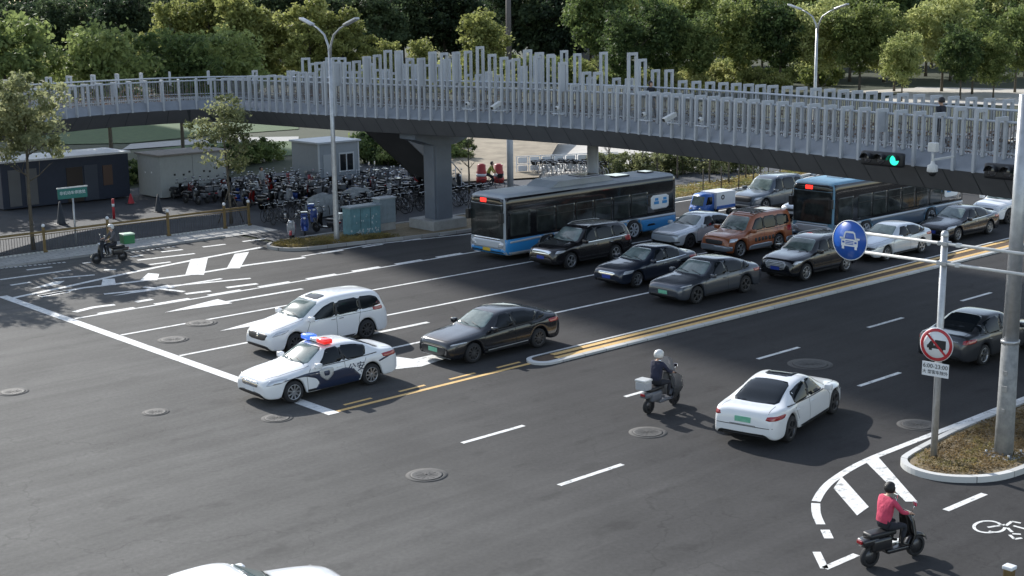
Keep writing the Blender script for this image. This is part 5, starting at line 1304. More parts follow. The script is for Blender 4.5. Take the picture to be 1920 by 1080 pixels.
bm = bmesh.new(); box(bm, 2.2, 2.215, -.008, .004, .1, 2.5); build('panel_joint', bm, M_black, t)
M_shed = mat('shed_grey', (.22, .25, .28), .5, var=.05); M_shedf = mat('shed_frame', (.40, .43, .46), .5)
t = cabin('guard_hut', 'light grey guard hut with a door and a barred window among the parked scooters', 49.6, 52.75, 73.0, 76.0, 2.75, M_shed, M_shedf, 'hut')
for x in (0, 3.07):
    bm = bmesh.new(); box(bm, x-.02, x+.10, -.03, .05, 0, 2.75, bev=.008); build('corner_post', bm, M_shedf, t)
bm = bmesh.new(); box(bm, .35, 1.15, -.03, .004, .1, 2.05, bev=.01); build('door', bm, mat('hut_door', (.30, .33, .36), .4), t)
bm = bmesh.new(); box(bm, 1.55, 2.75, -.03, .004, .85, 2.1, bev=.01); wf = build('window', bm, M_shedf, t)
for a in (1.65, 2.2):
    bm = bmesh.new(); box(bm, a, a+.45, -.04, -.028, .95, 2.0); build('pane', bm, M_glass, wf)
M_teal = mat('cabinet_teal', (.12, .24, .27), .55, var=.25, scale=2.5); M_cab2 = mat('cabinet_grey_blue', (.22, .27, .30), .55, var=.15)
t = empty('utility_cabinet', (39.35, 55.35, .1), .0, 'wide teal utility cabinet painted with pale plants beside the street lamp', 'utility cabinet', 'street utility cabinets')
bm = bmesh.new(); box(bm, 0, 1.85, 0, .65, .0, 1.38, bev=.015); build('body', bm, M_teal, t)
bm = bmesh.new(); box(bm, -.06, 1.91, -.06, .71, 1.38, 1.47, bev=.02); build('lid', bm, M_cab2, t)
for x in (.62, 1.23):
    bm = bmesh.new(); box(bm, x-.006, x+.006, -.008, .004, .05, 1.33); build('door_joint', bm, M_black, t)
bm = bmesh.new(); r2 = random.Random(3)
for k in range(46):
    x = r2.uniform(.05, 1.75); z = r2.uniform(.06, .30) if k < 34 else r2.uniform(.5, 1.1); s_ = r2.uniform(.025, .06)
    vv = [bm.verts.new((x+s_*math.cos(a)*r2.uniform(.5, 1.3), -.006, z+s_*math.sin(a)*1.2)) for a in (5.5, 4.2, 3.0, 1.8, .6)]; bm.faces.new(vv)
bmesh.ops.recalc_face_normals(bm, faces=bm.faces[:]); build('painted_plants', bm, mat('graffiti_white', (.48, .52, .54), .6), t)
t = empty('utility_cabinet', (41.45, 55.7, .1), .0, 'narrow grey utility cabinet behind the right end of the teal one', 'utility cabinet', 'street utility cabinets')
bm = bmesh.new(); box(bm, 0, .98, 0, .6, .38, 1.6, bev=.015); build('body', bm, M_cab2, t)
bm = bmesh.new(); box(bm, -.05, 1.03, -.05, .65, 1.6, 1.68, bev=.02); build('lid', bm, M_shedf, t)
bm = bmesh.new(); box(bm, .02, .96, .02, .58, 0, .38); build('plinth', bm, M_concrete, t)
def cone(x, y, h, m, lab, nm='traffic_cone', r=.2):
    t = empty(nm, (x, y, 0), 0, lab, 'traffic cone' if nm == 'traffic_cone' else 'bollard')
    if nm == 'traffic_cone':
        bm = bmesh.new(); lathe(bm, [(r*.8, .03), (r*.15, h), (.001, h)], 16, 'z'); build('cone', bm, m, t, False)
        bm = bmesh.new(); box(bm, -r, r, -r, r, 0, .035, bev=.01); build('base', bm, M_black, t)
    else:
        bm = bmesh.new(); tube(bm, [(0, 0, 0), (0, 0, h)], .07, 12); build('post', bm, m, t)
        bm = bmesh.new(); tube(bm, [(0, 0, h*.6), (0, 0, h*.75)], .074, 12); build('band', bm, M_signw, t)
M_cblk = mat('cone_dark', (.03, .035, .045), .6); M_cred = mat('bollard_red', (.42, .03, .04), .5)
p = G(115, 420); cone(p.x, p.y, 1.2, M_cblk, 'tall dark cone behind the fence near the green sign', r=.3)
p = G(298, 397); cone(p.x, p.y, 1.0, M_cblk, 'dark cone on the yard in front of the pale container', r=.28)
p = G(214, 410); cone(p.x, p.y, 1.1, M_cred, 'red warning post standing in the yard between the two dark cones', 'warning_post')
p = G(246, 382); cone(p.x, p.y, .6, M_cred, 'low red and white cone by the corner of the dark cabin', r=.25)
# barrier and barrels under the bridge
br_ = empty('barrier', (62.5, 68.6, 0), -.45, 'white and red openwork barrier beyond the bridge column', 'barrier')
bm = bmesh.new()
for k in range(9):
    x = k*.85; box(bm, x, x+.06, -.03, .03, 0, 1.25)
    for z in (.25, .8): box(bm, x+.14, x+.78, -.02, .02, z, z+.38, bev=.05)
for z in (.1, .7, 1.22): box(bm, 0, 7.3, -.025, .025, z, z+.05)
build('panel', bm, M_signw, br_)
M_rb = mat('barrel_red', (.34, .03, .025), .45)
for px, lab in ((903, 'red plastic barrel left of the cyclist'), (935, 'red plastic barrel right of the cyclist')):
    p = G(px, 342); t = empty('barrel', (p.x, p.y, 0), 0, lab, 'barrel', 'red barrels under the footbridge')
    bm = bmesh.new(); lathe(bm, [(.001, 0), (.34, 0), (.36, .3), (.32, .34), (.34, .7), (.29, .75), (.28, 1.15), (.12, 1.22), (.001, 1.22)], 20, 'z'); build('drum', bm, M_rb, t, False)
    bm = bmesh.new(); lathe(bm, [(.345, .42), (.352, .42), (.348, .58), (.34, .58)], 20, 'z'); build('reflective_band', bm, M_signw, t)

# ------------------------------------------------------------ scooters, bicycles
def wheel_geo(bm, x, r, w_, n=18, spokes=5):
    lathe(bm, [(r*.72, -w_/2), (r*.95, -w_/2), (r, -w_*.25), (r, w_*.25), (r*.95, w_/2), (r*.72, w_/2), (r*.70, 0), (r*.72, -w_/2)], n, 'y', (x, 0, r))
def scooter(name, label, loc, rz, m_body, group=None, boxm=None, shield=False, screen=False, m2=None):
    """nose looks to +x"""
    t = empty(name, loc, rz, label, 'scooter', group); m2 = m2 or m_body
    for x, nm in ((.62, 'front_wheel'), (-.60, 'rear_wheel')):
        bm = bmesh.new(); wheel_geo(bm, x, .23, .10); o = build(nm, bm, M_rubber, t)
        bm = bmesh.new(); lathe(bm, [(.001, -.035), (.155, -.03), (.16, 0), (.155, .03), (.001, .035)], 14, 'y', (x, 0, .23)); build('hub', bm, M_alloyd, o)
    bm = bmesh.new(); box(bm, -.25, .38, -.15, .15, .24, .33, bev=.03); box(bm, -.62, -.12, -.15, .15, .33, .62, bev=.07); box(bm, -.86, -.45, -.13, .13, .48, .64, bev=.05); build('body', bm, m_body, t, True)
    bm = bmesh.new(); pr = [(.36, .26, .16), (.44, .55, .21), (.38, .82, .19), (.30, 1.0, .12)]
    rows = []
    for x, z, hw in pr: rows.append([bm.verts.new(p) for p in ((x-.05, -hw, z), (x+.07, -hw*.7, z), (x+.12, 0, z), (x+.07, hw*.7, z), (x-.05, hw, z))])
    for A, B_ in zip(rows[:-1], rows[1:]):
        for k in range(4): bm.faces.new((A[k], A[k+1], B_[k+1], B_[k]))
    bm.faces.new([rows[-1][k] for k in range(5)]); bmesh.ops.solidify(bm, geom=bm.faces[:], thickness=.03); bmesh.ops.recalc_face_normals(bm, faces=bm.faces[:]); build('front_fairing', bm, m2, t, True)
    bm = bmesh.new(); lathe(bm, [(.25, -.07), (.29, -.06), (.29, .06), (.25, .07)], 18, 'y', (.62, 0, .23)); 
    bmesh.ops.delete(bm, geom=[v for v in bm.verts if v.co.z < .30], context='VERTS'); build('mudguard', bm, m_body, t, True)
    bm = bmesh.new(); tube(bm, [(.60, 0, .23), (.44, 0, .66), (.30, 0, 1.04)], .025, 8); build('fork', bm, M_black, t)
    bm = bmesh.new(); tube(bm, [(.20, -.33, 1.06), (.30, -.16, 1.05), (.32, 0, 1.04), (.30, .16, 1.05), (.20, .33, 1.06)], .018, 7); hb = build('handlebar', bm, M_black, t)
    for s in (-1, 1):
        bm = bmesh.new(); tube(bm, [(.28, s*.2, 1.05), (.30, s*.27, 1.24)], .008, 5); box(bm, .285, .31, s*.27-.06, s*.27+.06, 1.22, 1.31, bev=.012); build('mirror', bm, M_chrome, hb)
    bm = bmesh.new(); bmesh.ops.create_uvsphere(bm, u_segments=12, v_segments=8, radius=.075, matrix=Matrix.Translation((.47, 0, .90)) @ Matrix.Diagonal((.7, 1.1, .9, 1))); build('headlight', bm, M_lamp, t, True)
    bm = bmesh.new(); box(bm, -.70, -.02, -.14, .14, .63, .74, bev=.045); build('seat', bm, M_black, t, True)
    bm = bmesh.new(); box(bm, -.90, -.86, -.07, .07, .55, .62, bev=.01); build('tail_light', bm, M_red, t)
    if boxm:
        s_ = .24; bm = bmesh.new(); box(bm, -1.0, -.68, -s_+.07, s_-.07, .74, .98, bev=.03) if boxm[0] is not M_boxg else box(bm, -1.14, -.62, -s_, s_, .78, 1.18, bev=.02); b_ = build('cargo_box', bm, boxm[0], t)
        bm = bmesh.new(); box(bm, -1.02, -.66, -s_+.055, s_-.055, .98, 1.05, bev=.03) if boxm[0] is not M_boxg else box(bm, -1.16, -.60, -s_-.015, s_+.015, 1.18, 1.25, bev=.02); build('lid', bm, boxm[1], b_)
    if screen:
        bm = bmesh.new(); vv = [(.34, -.24, 1.02), (.40, 0, 1.02), (.34, .24, 1.02), (.22, .2, 1.45), (.26, 0, 1.48), (.22, -.2, 1.45)]; v = [bm.verts.new(p) for p in vv]; bm.faces.new((v[0], v[1], v[4], v[5])); bm.faces.new((v[1], v[2], v[3], v[4])); bmesh.ops.solidify(bm, geom=bm.faces[:], thickness=.006); build('windscreen', bm, mat('clear_screen', (.35, .36, .38), .1, spec=.8), t)
    if shield:
        bm = bmesh.new(); pr = [(.50, .30, .26), (.60, .62, .42), (.52, .95, .46), (.30, 1.10, .40)]; rows = []
        for x, z, hw in pr: rows.append([bm.verts.new((x-.14*abs(k)**1.5, hw*k, z)) for k in (-1, -.5, 0, .5, 1)])
        for A, B_ in zip(rows[:-1], rows[1:]):
            for k in range(4): bm.faces.new((A[k], A[k+1], B_[k+1], B_[k]))
        bmesh.ops.solidify(bm, geom=bm.faces[:], thickness=.03); bmesh.ops.recalc_face_normals(bm, faces=bm.faces[:]); build('apron', bm, shield, t, True)
    return t
def bicycle(name, label, loc, rz, m_f, group=None, basket=True, m_w=None):
    t = empty(name, loc, rz, label, 'bicycle', group)
    for x in (.52, -.52):
        bm = bmesh.new(); c = [(x+.32*math.cos(a*math.pi/10), 0, .33+.32*math.sin(a*math.pi/10)) for a in range(20)]; tube(bm, c, .018, 5, closed=True)
        for a in range(8): tube(bm, [(x, 0, .33), (x+.31*math.cos(a*math.pi/4), 0, .33+.31*math.sin(a*math.pi/4))], .004, 3)
        build('wheel', bm, m_w or M_rubber, t)
    bm = bmesh.new(); tube(bm, [(-.52, 0, .33), (-.08, 0, .30), (.36, 0, .78), (-.16, 0, .72), (-.08, 0, .30)], .02, 6); tube(bm, [(-.52, 0, .33), (-.16, 0, .70)], .016, 5); tube(bm, [(.52, 0, .33), (.40, 0, .66), (.34, 0, .92)], .02, 6); build('frame', bm, m_f, t)
    bm = bmesh.new(); tube(bm, [(.22, -.27, 1.0), (.34, -.1, .98), (.35, 0, .93), (.34, .1, .98), (.22, .27, 1.0)], .014, 6); build('handlebar', bm, M_chrome, t)
    bm = bmesh.new(); box(bm, -.34, -.08, -.08, .08, .86, .92, bev=.025); tube(bm, [(-.16, 0, .7), (-.19, 0, .88)], .014, 6); build('saddle', bm, M_black, t)
    bm = bmesh.new(); lathe(bm, [(.001, -.008), (.1, -.008), (.1, .008), (.001, .008)], 14, 'y', (-.08, .03, .30)); tube(bm, [(-.08, .1, .30), (.02, .1, .18)], .012, 5); tube(bm, [(-.08, -.1, .30), (-.18, -.1, .42)], .012, 5); build('crank', bm, M_alloyd, t)
    if basket:
        bm = bmesh.new(); vv = [bm.verts.new(p) for p in ((.44, -.15, .72), (.66, -.15, .74), (.66, .15, .74), (.44, .15, .72), (.40, -.2, .98), (.74, -.2, 1.0), (.74, .2, 1.0), (.40, .2, .98))]
        for f in ((0, 3, 2, 1), (0, 1, 5, 4), (1, 2, 6, 5), (2, 3, 7, 6), (3, 0, 4, 7)): bm.faces.new([vv[i] for i in f])
        bmesh.ops.solidify(bm, geom=bm.faces[:], thickness=.01); build('basket', bm, M_alloyd, t)
    return t
# ------------------------------------------------------------ people
def person(label, loc, rz, J, mats, hair='helmet', helm=None, scale=1.0, name='person'):
    """one skinned body from joints J (dict of local points, figure faces +x); mats = top, trousers, shoes"""
    t = empty(name, loc, rz, label, 'person')
    V, E_, Rr, Z = [], [], [], []
    def add(p, r, z, par=None):
        V.append(Vector(p)*scale); Rr.append(r*scale); Z.append(z)
        if par is not None: E_.append((par, len(V)-1))
        return len(V)-1
    pe = add(J['pelvis'], (.15), 1); sp_ = add(J['spine'], .145, 0, pe); ch = add(J['chest'], .165, 0, sp_); nk = add(J['neck'], .058, 3, ch)
    jw = add(Vector(J['head'])+Vector((.012, 0, -.075)), .072, 3, nk); hd = add(J['head'], .098, 3, jw); add(Vector(J['head'])+Vector((-.01, 0, .075)), .078, 3, hd)
    add(Vector(J['head'])+Vector((.098, 0, -.022)), .018, 3, hd)
    for s in (-1, 1):
        q = lambda k: Vector((J[k][0], J[k][1]*s, J[k][2])) if (k+('L' if s > 0 else 'R')) not in J else Vector(J[k+('L' if s > 0 else 'R')])
        add(Vector(J['head'])+Vector((-.01, s*.1, -.01)), .016, 3, hd)
        hp = add(q('hip'), .10, 1, pe); km = add(q('hip').lerp(q('knee'), .5), .088, 1, hp); kn = add(q('knee'), .064, 1, km); cf = add(q('knee').lerp(q('ankle'), .4), .058, 1, kn); an = add(q('ankle'), .040, 2, cf); to = add(q('toe'), .034, 2, an)
        sh = add(q('shoulder'), .072, 0, ch); el = add(q('elbow'), .050, 0, sh); wr = add(q('wrist'), .031, 3, el)
        d = (q('wrist')-q('elbow')).normalized(); pm_ = add(q('wrist')+d*.055, .030, 3, wr); u = d.cross(Vector((0, 0, 1))).normalized(); dn = Vector((0, 0, -1))
        for k, (o_, ln) in enumerate(((-.028, .062), (-.010, .074), (.010, .070), (.028, .055))):
            b0 = q('wrist')+d*.09+u*o_; f1 = add(b0, .0095, 3, pm_); f2 = add(b0+d*ln*.5+dn*.012, .009, 3, f1); add(b0+d*ln*.65+dn*ln*.5, .008, 3, f2)
        th = add(q('wrist')+d*.035-u*s*.035, .011, 3, wr); add(q('wrist')+d*.075-u*s*.05+dn*.015, .009, 3, th)
    me = bpy.data.meshes.new('body'); me.from_pydata(V, E_, []); o = bpy.data.objects.new('body', me); link(o, t)
    mod = o.modifiers.new('skin', 'SKIN'); mod.use_smooth_shade = True
    for i, sv in enumerate(me.skin_vertices[0].data): sv.radius = (Rr[i], Rr[i]*(1.0)); 
    me.skin_vertices[0].data[0].use_root = True
    sb = o.modifiers.new('sub', 'SUBSURF'); sb.levels = 1
    scene.view_layers[0].update()
    m2 = bpy.data.meshes.new_from_object(o.evaluated_get(bpy.context.evaluated_depsgraph_get())); o.modifiers.clear(); o.data = m2; m2.name = 'body'
    m2.materials.clear()
    for x in (mats[0], mats[1], mats[2], M_skin): m2.materials.append(x)
    for p in m2.polygons:
        c = p.center; bi, bd = 0, 1e9
        for (a, b_) in E_:
            A, B_ = V[a], V[b_]; ab = B_-A; k = max(0, min(1, (c-A).dot(ab)/max(ab.length_squared, 1e-9))); dd = (A+ab*k-c).length-(Rr[a]*(1-k)+Rr[b_]*k)*.7
            if dd < bd: bd, bi = dd, (Z[b_] if k > (.8 if Z[b_] == 3 and Z[a] == 0 else .35) else Z[a])
        p.material_index = bi; p.use_smooth = True
    H_ = Vector(J['head'])*scale
    if hair == 'helmet':
        bm = bmesh.new(); bmesh.ops.create_uvsphere(bm, u_segments=20, v_segments=14, radius=.142*scale, matrix=Matrix.Translation(H_+Vector((-.012, 0, .03))) @ Matrix.Diagonal((1.12, 1, 1, 1)))
        bmesh.ops.delete(bm, geom=[v for v in bm.verts if v.co.z < H_.z-.06 or (v.co.x > H_.x+.07 and v.co.z < H_.z+.05)], context='VERTS'); bmesh.ops.solidify(bm, geom=bm.faces[:], thickness=.015)
        build('helmet', bm, helm, t, True)
    else:
        bm = bmesh.new(); bmesh.ops.create_uvsphere(bm, u_segments=16, v_segments=12, radius=.118*scale, matrix=Matrix.Translation(H_+Vector((-.018, 0, .022))) @ Matrix.Diagonal((1.05, 1, 1.08, 1)))
        bmesh.ops.delete(bm, geom=[v for v in bm.verts if v.co.z < H_.z-.07 or (v.co.x > H_.x+.04 and v.co.z < H_.z+.06)], context='VERTS'); build('hair', bm, helm, t, True)
    for s in (-1, 1):
        bm = bmesh.new(); bmesh.ops.create_uvsphere(bm, u_segments=8, v_segments=6, radius=.012*scale, matrix=Matrix.Translation(H_+Vector((.088, s*.034, .008)))); build('eye', bm, M_signk, t, True)
    return t
RIDE = dict(pelvis=(-.28, 0, .86), spine=(-.25, 0, 1.04), chest=(-.19, 0, 1.27), neck=(-.16, 0, 1.44), head=(-.12, 0, 1.58), hip=(-.24, .10, .83), knee=(.16, .17, .80), ankle=(.10, .14, .42), toe=(.26, .15, .36), shoulder=(-.18, .18, 1.36), elbow=(-.02, .27, 1.13), wrist=(.16, .27, 1.09))
STAND = dict(pelvis=(0, 0, .93), spine=(.01, 0, 1.1), chest=(.0, 0, 1.33), neck=(.0, 0, 1.49), head=(.02, 0, 1.62), hip=(0, .09, .88), knee=(.03, .10, .50), ankle=(-.01, .10, .09), toe=(.15, .12, .05), shoulder=(0, .19, 1.41), elbow=(-.02, .24, 1.13), wrist=(.06, .25, .90))
WALK = dict(STAND, kneeL=(.16, .10, .50), ankleL=(.24, .10, .10), toeL=(.39, .11, .07), kneeR=(.02, -.10, .49), ankleR=(-.28, -.10, .14), toeR=(-.16, -.11, .05))
CYC = dict(pelvis=(-.24, 0, 1.0), spine=(-.17, 0, 1.15), chest=(-.04, 0, 1.35), neck=(.02, 0, 1.50), head=(.06, 0, 1.63), hip=(-.22, .09, .96), knee=(.12, .11, .66), ankle=(.0, .12, .30), toe=(.14, .12, .26), kneeR=(.14, -.11, .82), ankleR=(-.12, -.12, .46), toeR=(.02, -.12, .42), shoulder=(-.02, .18, 1.43), elbow=(.12, .24, 1.20), wrist=(.24, .26, 1.04))
M_cdk = mat('cloth_dark', (.022, .024, .032), .9, var=.2, scale=8, bump=.9, bscale=14); M_cnavy = mat('cloth_navy', (.020, .022, .045), .9, var=.2, bump=.9, bscale=14); M_cgr = mat('cloth_grey', (.10, .10, .11), .9, var=.15, bump=.9, bscale=14); M_cyel = mat('cloth_hi_vis', (.30, .30, .06), .85, var=.15); M_cpink = mat('cloth_pink', (.55, .06, .12), .85, var=.15, bump=.9, bscale=14); M_hw = mat('helmet_white', (.60, .60, .58), .3, coat=.6); M_hair = mat('hair_black', (.012, .011, .012), .6)
M_scblk = mat('scooter_black', (.02, .02, .022), .3, coat=.6); M_scwh = mat('scooter_silver_white', (.42, .43, .45), .3, coat=.6); M_scred = mat('scooter_red', (.30, .02, .02), .3, coat=.6); M_scblu = mat('scooter_blue', (.03, .08, .32), .35, coat=.6); M_scgry = mat('scooter_grey', (.13, .14, .16), .4, coat=.4); M_apron = mat('apron_silver', (.40, .40, .41), .45, metal=.3)
M_boxg = mat('delivery_green', (.02, .16, .06), .5); M_boxgl = mat('delivery_pale_green', (.40, .55, .42), .45)
# rider 1: centre, going away to the right
a0 = G(1214, 768); a0 = Vector((28.3, 25.1, 0)); rz0 = .10
scooter('scooter', 'grey and white electric scooter with a top box ridden past the median', a0, rz0, M_scgry, None, (M_scwh, M_hw), shield=M_apron, screen=True, m2=M_scwh)
person('person in a dark jacket and white helmet riding the grey scooter', a0, rz0, RIDE, (M_cnavy, M_cdk, M_scblk), 'helmet', M_hw)
# rider 2: green delivery box
a1 = Vector((27.95, 58.1, 0)); rz1 = math.pi-.06
scooter('scooter', 'black scooter with a large green delivery box riding beside the left fence', a1, rz1, M_scblk, None, (M_boxg, M_boxgl))
person('person in dark clothes riding the scooter with the green box', a1, rz1, RIDE, (M_cgr, M_cdk, M_scblk), 'helmet', M_hw)
# rider 3: bottom right, pink coat
a2 = G(1672, 1052); rz2 = -.25
scooter('scooter', 'dark scooter at the lower right among the white road markings', a2, rz2, M_scblk, None, None)
person('person in a bright pink coat riding the scooter at the lower right', a2, rz2, RIDE, (M_cpink, M_cdk, M_scblk), 'hair', M_hair)
# cyclist in a yellow green vest
a3 = G(922, 356); bicycle('bicycle', 'bicycle ridden by the worker in the yellow green vest', a3, -.9, M_cblk, None)
person('person in a yellow green vest cycling behind the first bus', a3, -.9, CYC, (M_cyel, M_cdk, M_scblk), 'hair', M_hair)
# pedestrians on the bridge
def on_deck(px, u):
    k = min(range(len(path)), key=lambda i: abs(PJ(path[i]+PN[i]*u)[0]-px)+(0 if path[i].y < 64 else 1e3)); p = path[k]+PN[k]*u; return Vector((p.x, p.y, p.z+.205))
person('person in black walking on the footbridge above the right traffic lights', on_deck(1745, 3.3), 1.6, WALK, (M_cdk, M_cdk, M_scblk), 'hair', M_hair, 1.03)
person('person with dark hair just showing over the middle of the footbridge rail', on_deck(1206, 3.9), -1.5, WALK, (M_cdk, M_cgr, M_scblk), 'hair', M_hair, .98)
person('person in a pale top standing among the scooters beside the guard hut', G(492, 366), -1.2, STAND, (mat('cloth_pale', (.30, .32, .33), .9), M_cgr, M_scblk), 'hair', M_hair)

# parked scooters in front
p = G(548, 448); scooter('scooter', 'red and white scooter parked at the tip of the left planting island', (p.x, p.y, 0), math.pi+.9, M_scred, None, m2=M_scwh)
p = G(572, 440); scooter('scooter', 'blue scooter parked right behind the red and white one', (p.x, p.y, 0), math.pi+1.0, M_scblu, None, (M_scblu, M_scblk))
p = G(598, 425); scooter('scooter', 'blue scooter with a small box parked second from the lamp post', (p.x, p.y+.5, 0), math.pi+1.1, M_scblk, None, (M_scblu, M_scblu), m2=M_scblu)
p = G(612, 436); scooter('scooter', 'black scooter with a white top parked beside the street lamp', (p.x, p.y, 0), 1.9, M_scblk, None, (M_hw, M_hw))
protos = []
for m_, m2_, bx, lab in ((M_scblk, None, None, 'black scooter parked in the crowded rows behind the utility cabinets'), (M_scgry, None, (M_scgry, M_scblk), 'grey scooter with a top box parked in the crowded rows behind the utility cabinets'), (M_scblu, M_scblk, None, 'blue scooter parked in the crowded rows behind the utility cabinets'), (M_scblk, M_scred, None, 'scooter with a red front parked in the crowded rows behind the utility cabinets'), (M_scwh, None, None, 'white scooter parked in the crowded rows behind the utility cabinets')):
    protos.append(scooter('parked_scooter', lab, (0, 0, 0), 0, m_, 'scooters parked in rows under the footbridge', bx, m2=m2_))
used = set(); r3 = random.Random(21)
rows = [(74.6, 40.6, 49.0, .72), (72.6, 40.2, 54.0, .68), (70.2, 41.2, 55.0, .70), (68.0, 42.0, 55.5, .72), (65.8, 43.5, 55.5, .78)]
for (y, xa, xb_, sp__) in rows:
    x = xa
    while x < xb_:
        if not (49.3 < x < 53.2 and y > 71.8):
            k = r3.choices(range(5), (8, 3, 2, 2, 2))[0]; l_ = (x, y+r3.uniform(-.2, .2), 0); z_ = -math.pi/2+r3.uniform(-.25, .25)+(math.pi if r3.random() < .3 else 0)
            if k not in used: protos[k].location = l_; protos[k].rotation_euler = (0, 0, z_); used.add(k)
            else: copy_tree(protos[k], None, None, l_, z_)
        x += sp__*r3.uniform(.85, 1.2)
for k in range(5):
    if k not in used: protos[k].location = (56+k*.7, 63.8, 0); used.add(k)
far_s = scooter('parked_scooter', 'silver scooter in the far sunny row beyond the side road', (70, 64.2, 0), -1.4, M_scwh, 'scooters parked in the sunny row')
for k in range(14):
    copy_tree(far_s, None, None, (71.0+k*.82, 64.4-k*.12+r3.uniform(-.2, .2), 0), -1.4+r3.uniform(-.2, .2))
bk = [bicycle('parked_bicycle', 'dark framed bicycle parked in the rows nearest the utility cabinets', (39.2, 62.6, 0), 1.5, M_scblk, 'bicycles parked in rows'),
      bicycle('parked_bicycle', 'silver framed bicycle parked in the rows nearest the utility cabinets', (40.0, 62.6, 0), 1.5, M_alloy, 'bicycles parked in rows')]
for (y, xa, xb_) in ((62.8, 39.8, 51.0), (60.6, 43.2, 53.0)):
    x = xa
    while x < xb_: copy_tree(r3.choice(bk), None, None, (x, y+r3.uniform(-.25, .25), 0), math.pi/2+r3.uniform(-.4, .4)); x += r3.uniform(.42, .75)
wb2 = bicycle('shared_bicycle', 'pale shared bicycle in the bright row beyond the bus roof', (58, 62, 0), 1.2, M_galv, 'pale shared bicycles beyond the bus', m_w=M_galv)
for k in range(16):
    p = G(1018+k*8.5, 330+r3.uniform(-4, 3)); copy_tree(wb2, None, None, (p.x, p.y, 0), 1.1+r3.uniform(-.3, .3))
wb2.location = (*G(1008, 331)[:2], 0)
# covered tricycles
M_tarp = mat('tarp_pale', (.26, .28, .29), .7, var=.25, scale=4, bump=.6, bscale=6)
for px, py, lab in ((605, 405, 'pale tarpaulin cover over a parked vehicle left of the street lamp'), (668, 392, 'pale tarpaulin cover over a parked vehicle right of the street lamp')):
    p = G(px, py); t = empty('covered_vehicle', (p.x, p.y, 0), .2, lab, 'covered vehicle', 'vehicles under pale covers')
    bm = bmesh.new(); bmesh.ops.create_grid(bm, x_segments=16, y_segments=12, size=1)
    rr_ = random.Random(px)
    for v in bm.verts:
        x, y = v.co.x, v.co.y; e_ = max(abs(x), abs(y)); z = 1.15*(1-e_**6)+.12*math.sin(3*x+px)*math.cos(4*y)+.03*rr_.random(); v.co = Vector((x*(1.0 if e_ < .9 else .96), y*.55, max(.06, z)))
    build('cover', bm, M_tarp, t, True)
    for x in (-.7, .7):
        bm = bmesh.new(); wheel_geo(bm, x, .24, .1); build('wheel', bm, M_rubber, t)

# ------------------------------------------------------------ planting the trees
def at(px, py): p = G(px, py); return (p.x, p.y, -.05)
make_tree('street_tree', 'bushy pale green street tree at the left fence, left of the green sign', 'tree', None, 11, 8.7, 1.95, M_leafo, 95, .17, 85, (26.9, 64.0, 0), z0=3.9, r0=.09, lean=(.1, -.2))
make_tree('street_tree', 'bushy street tree cut off by the left border', 'tree', None, 12, 9.6, 2.1, M_leafo, 150, .18, 95, (22.2, 63.8, 0), z0=3.2, r0=.09)
make_tree('street_tree', 'thin olive street tree with support stakes in front of the scooters', 'tree', None, 13, 7.0, 1.75, M_leafo, 58, .16, 58, (37.9, 64.2, 0), z0=2.7, r0=.07, lean=(-.3, 0))
for x0_, y0_ in ((37.9, 64.2),):
    for a in (0, 2.1, 4.2):
        s_ = empty('tree_stake', (x0_+.75*math.cos(a), y0_+.75*math.sin(a), 0), 0, 'wooden stake propping the thin olive street tree', 'stake', 'stakes of the olive street tree')
        bm = bmesh.new(); tube(bm, [(0, 0, 0), (-.65*math.cos(a), -.65*math.sin(a), 1.7)], .028, 6); build('pole', bm, M_bark, s_)
M_leafm = leaf_mat('leaves_mid', (.06, .095, .035), (.13, .18, .06), (.26, .31, .11))
T = dict(l1='sunlit pale green tree in the park beyond the left half of the footbridge', l2='dark evergreen in the shaded wood behind the left half of the footbridge', r1='leafy green tree in the park beyond the right half of the footbridge')
A = [make_tree('park_tree', T['l1'], 'tree', 'sunlit trees beyond the left half', 30+k, 11.5, 3.3, M_leafy, 150, .34, 74, z0=1.6) for k in range(2)]
D = [make_tree('evergreen_tree', T['l2'], 'tree', 'dark wood behind the footbridge', 40+k, 15, 5.0, M_leafd, 170, .50, 60, z0=1.0) for k in range(2)]
Rt = [make_tree('leafy_tree', T['r1'], 'tree', 'green trees beyond the right half', 50+k, 12.5, 4.2, (M_leafg, M_leafm, M_leafg)[k], 180, .36, 76, z0=2.6, r0=.16) for k in range(3)]
BASE = {}
def put(pr, used_, px, py, sc, lab=None):
    k = r3.randrange(len(pr)); l_ = at(px, py)
    if k not in used_: used_.add(k); o = pr[k]; o.location = l_; o.rotation_euler = (0, 0, r3.uniform(0, 6))
    else: o = copy_tree(pr[k], None, None, l_, r3.uniform(0, 6))
    o.scale = (sc, sc, sc*r3.uniform(.92, 1.08))
    nm_ = o.name.split('.')[0]
    if lab and 'back row' in lab: o['label'] = lab; o['group'] = 'tall trees of the back row'
    elif lab:
        o['label'] = lab
        if 'group' in o: del o['group']
    else: o['label'], o['group'] = BASE[nm_]
    return o
ua, ud, ur = set(), set(), set()
for x in A+D+Rt: BASE[x.name.split('.')[0]] = (x['label'], x['group'])
Nb = make_tree('shade_tree', 'dark broad tree on the lawn right behind the left arm of the footbridge', 'tree', 'dark trees behind the left arm of the footbridge', 91, 10.5, 3.4, M_leafm, 130, .30, 70, z0=5.2, r0=.16)
for k, (x, y, sc) in enumerate(((24, 87, 1), (30.5, 88, .95), (36.5, 89, 1.02), (43, 88, .95), (49.5, 90, .9), (55, 93, .9))):
    o = Nb if k == 0 else copy_tree(Nb); o.location = (x, y, -.05); o.scale = (sc, sc, sc); o.rotation_euler = (0, 0, k*1.3)
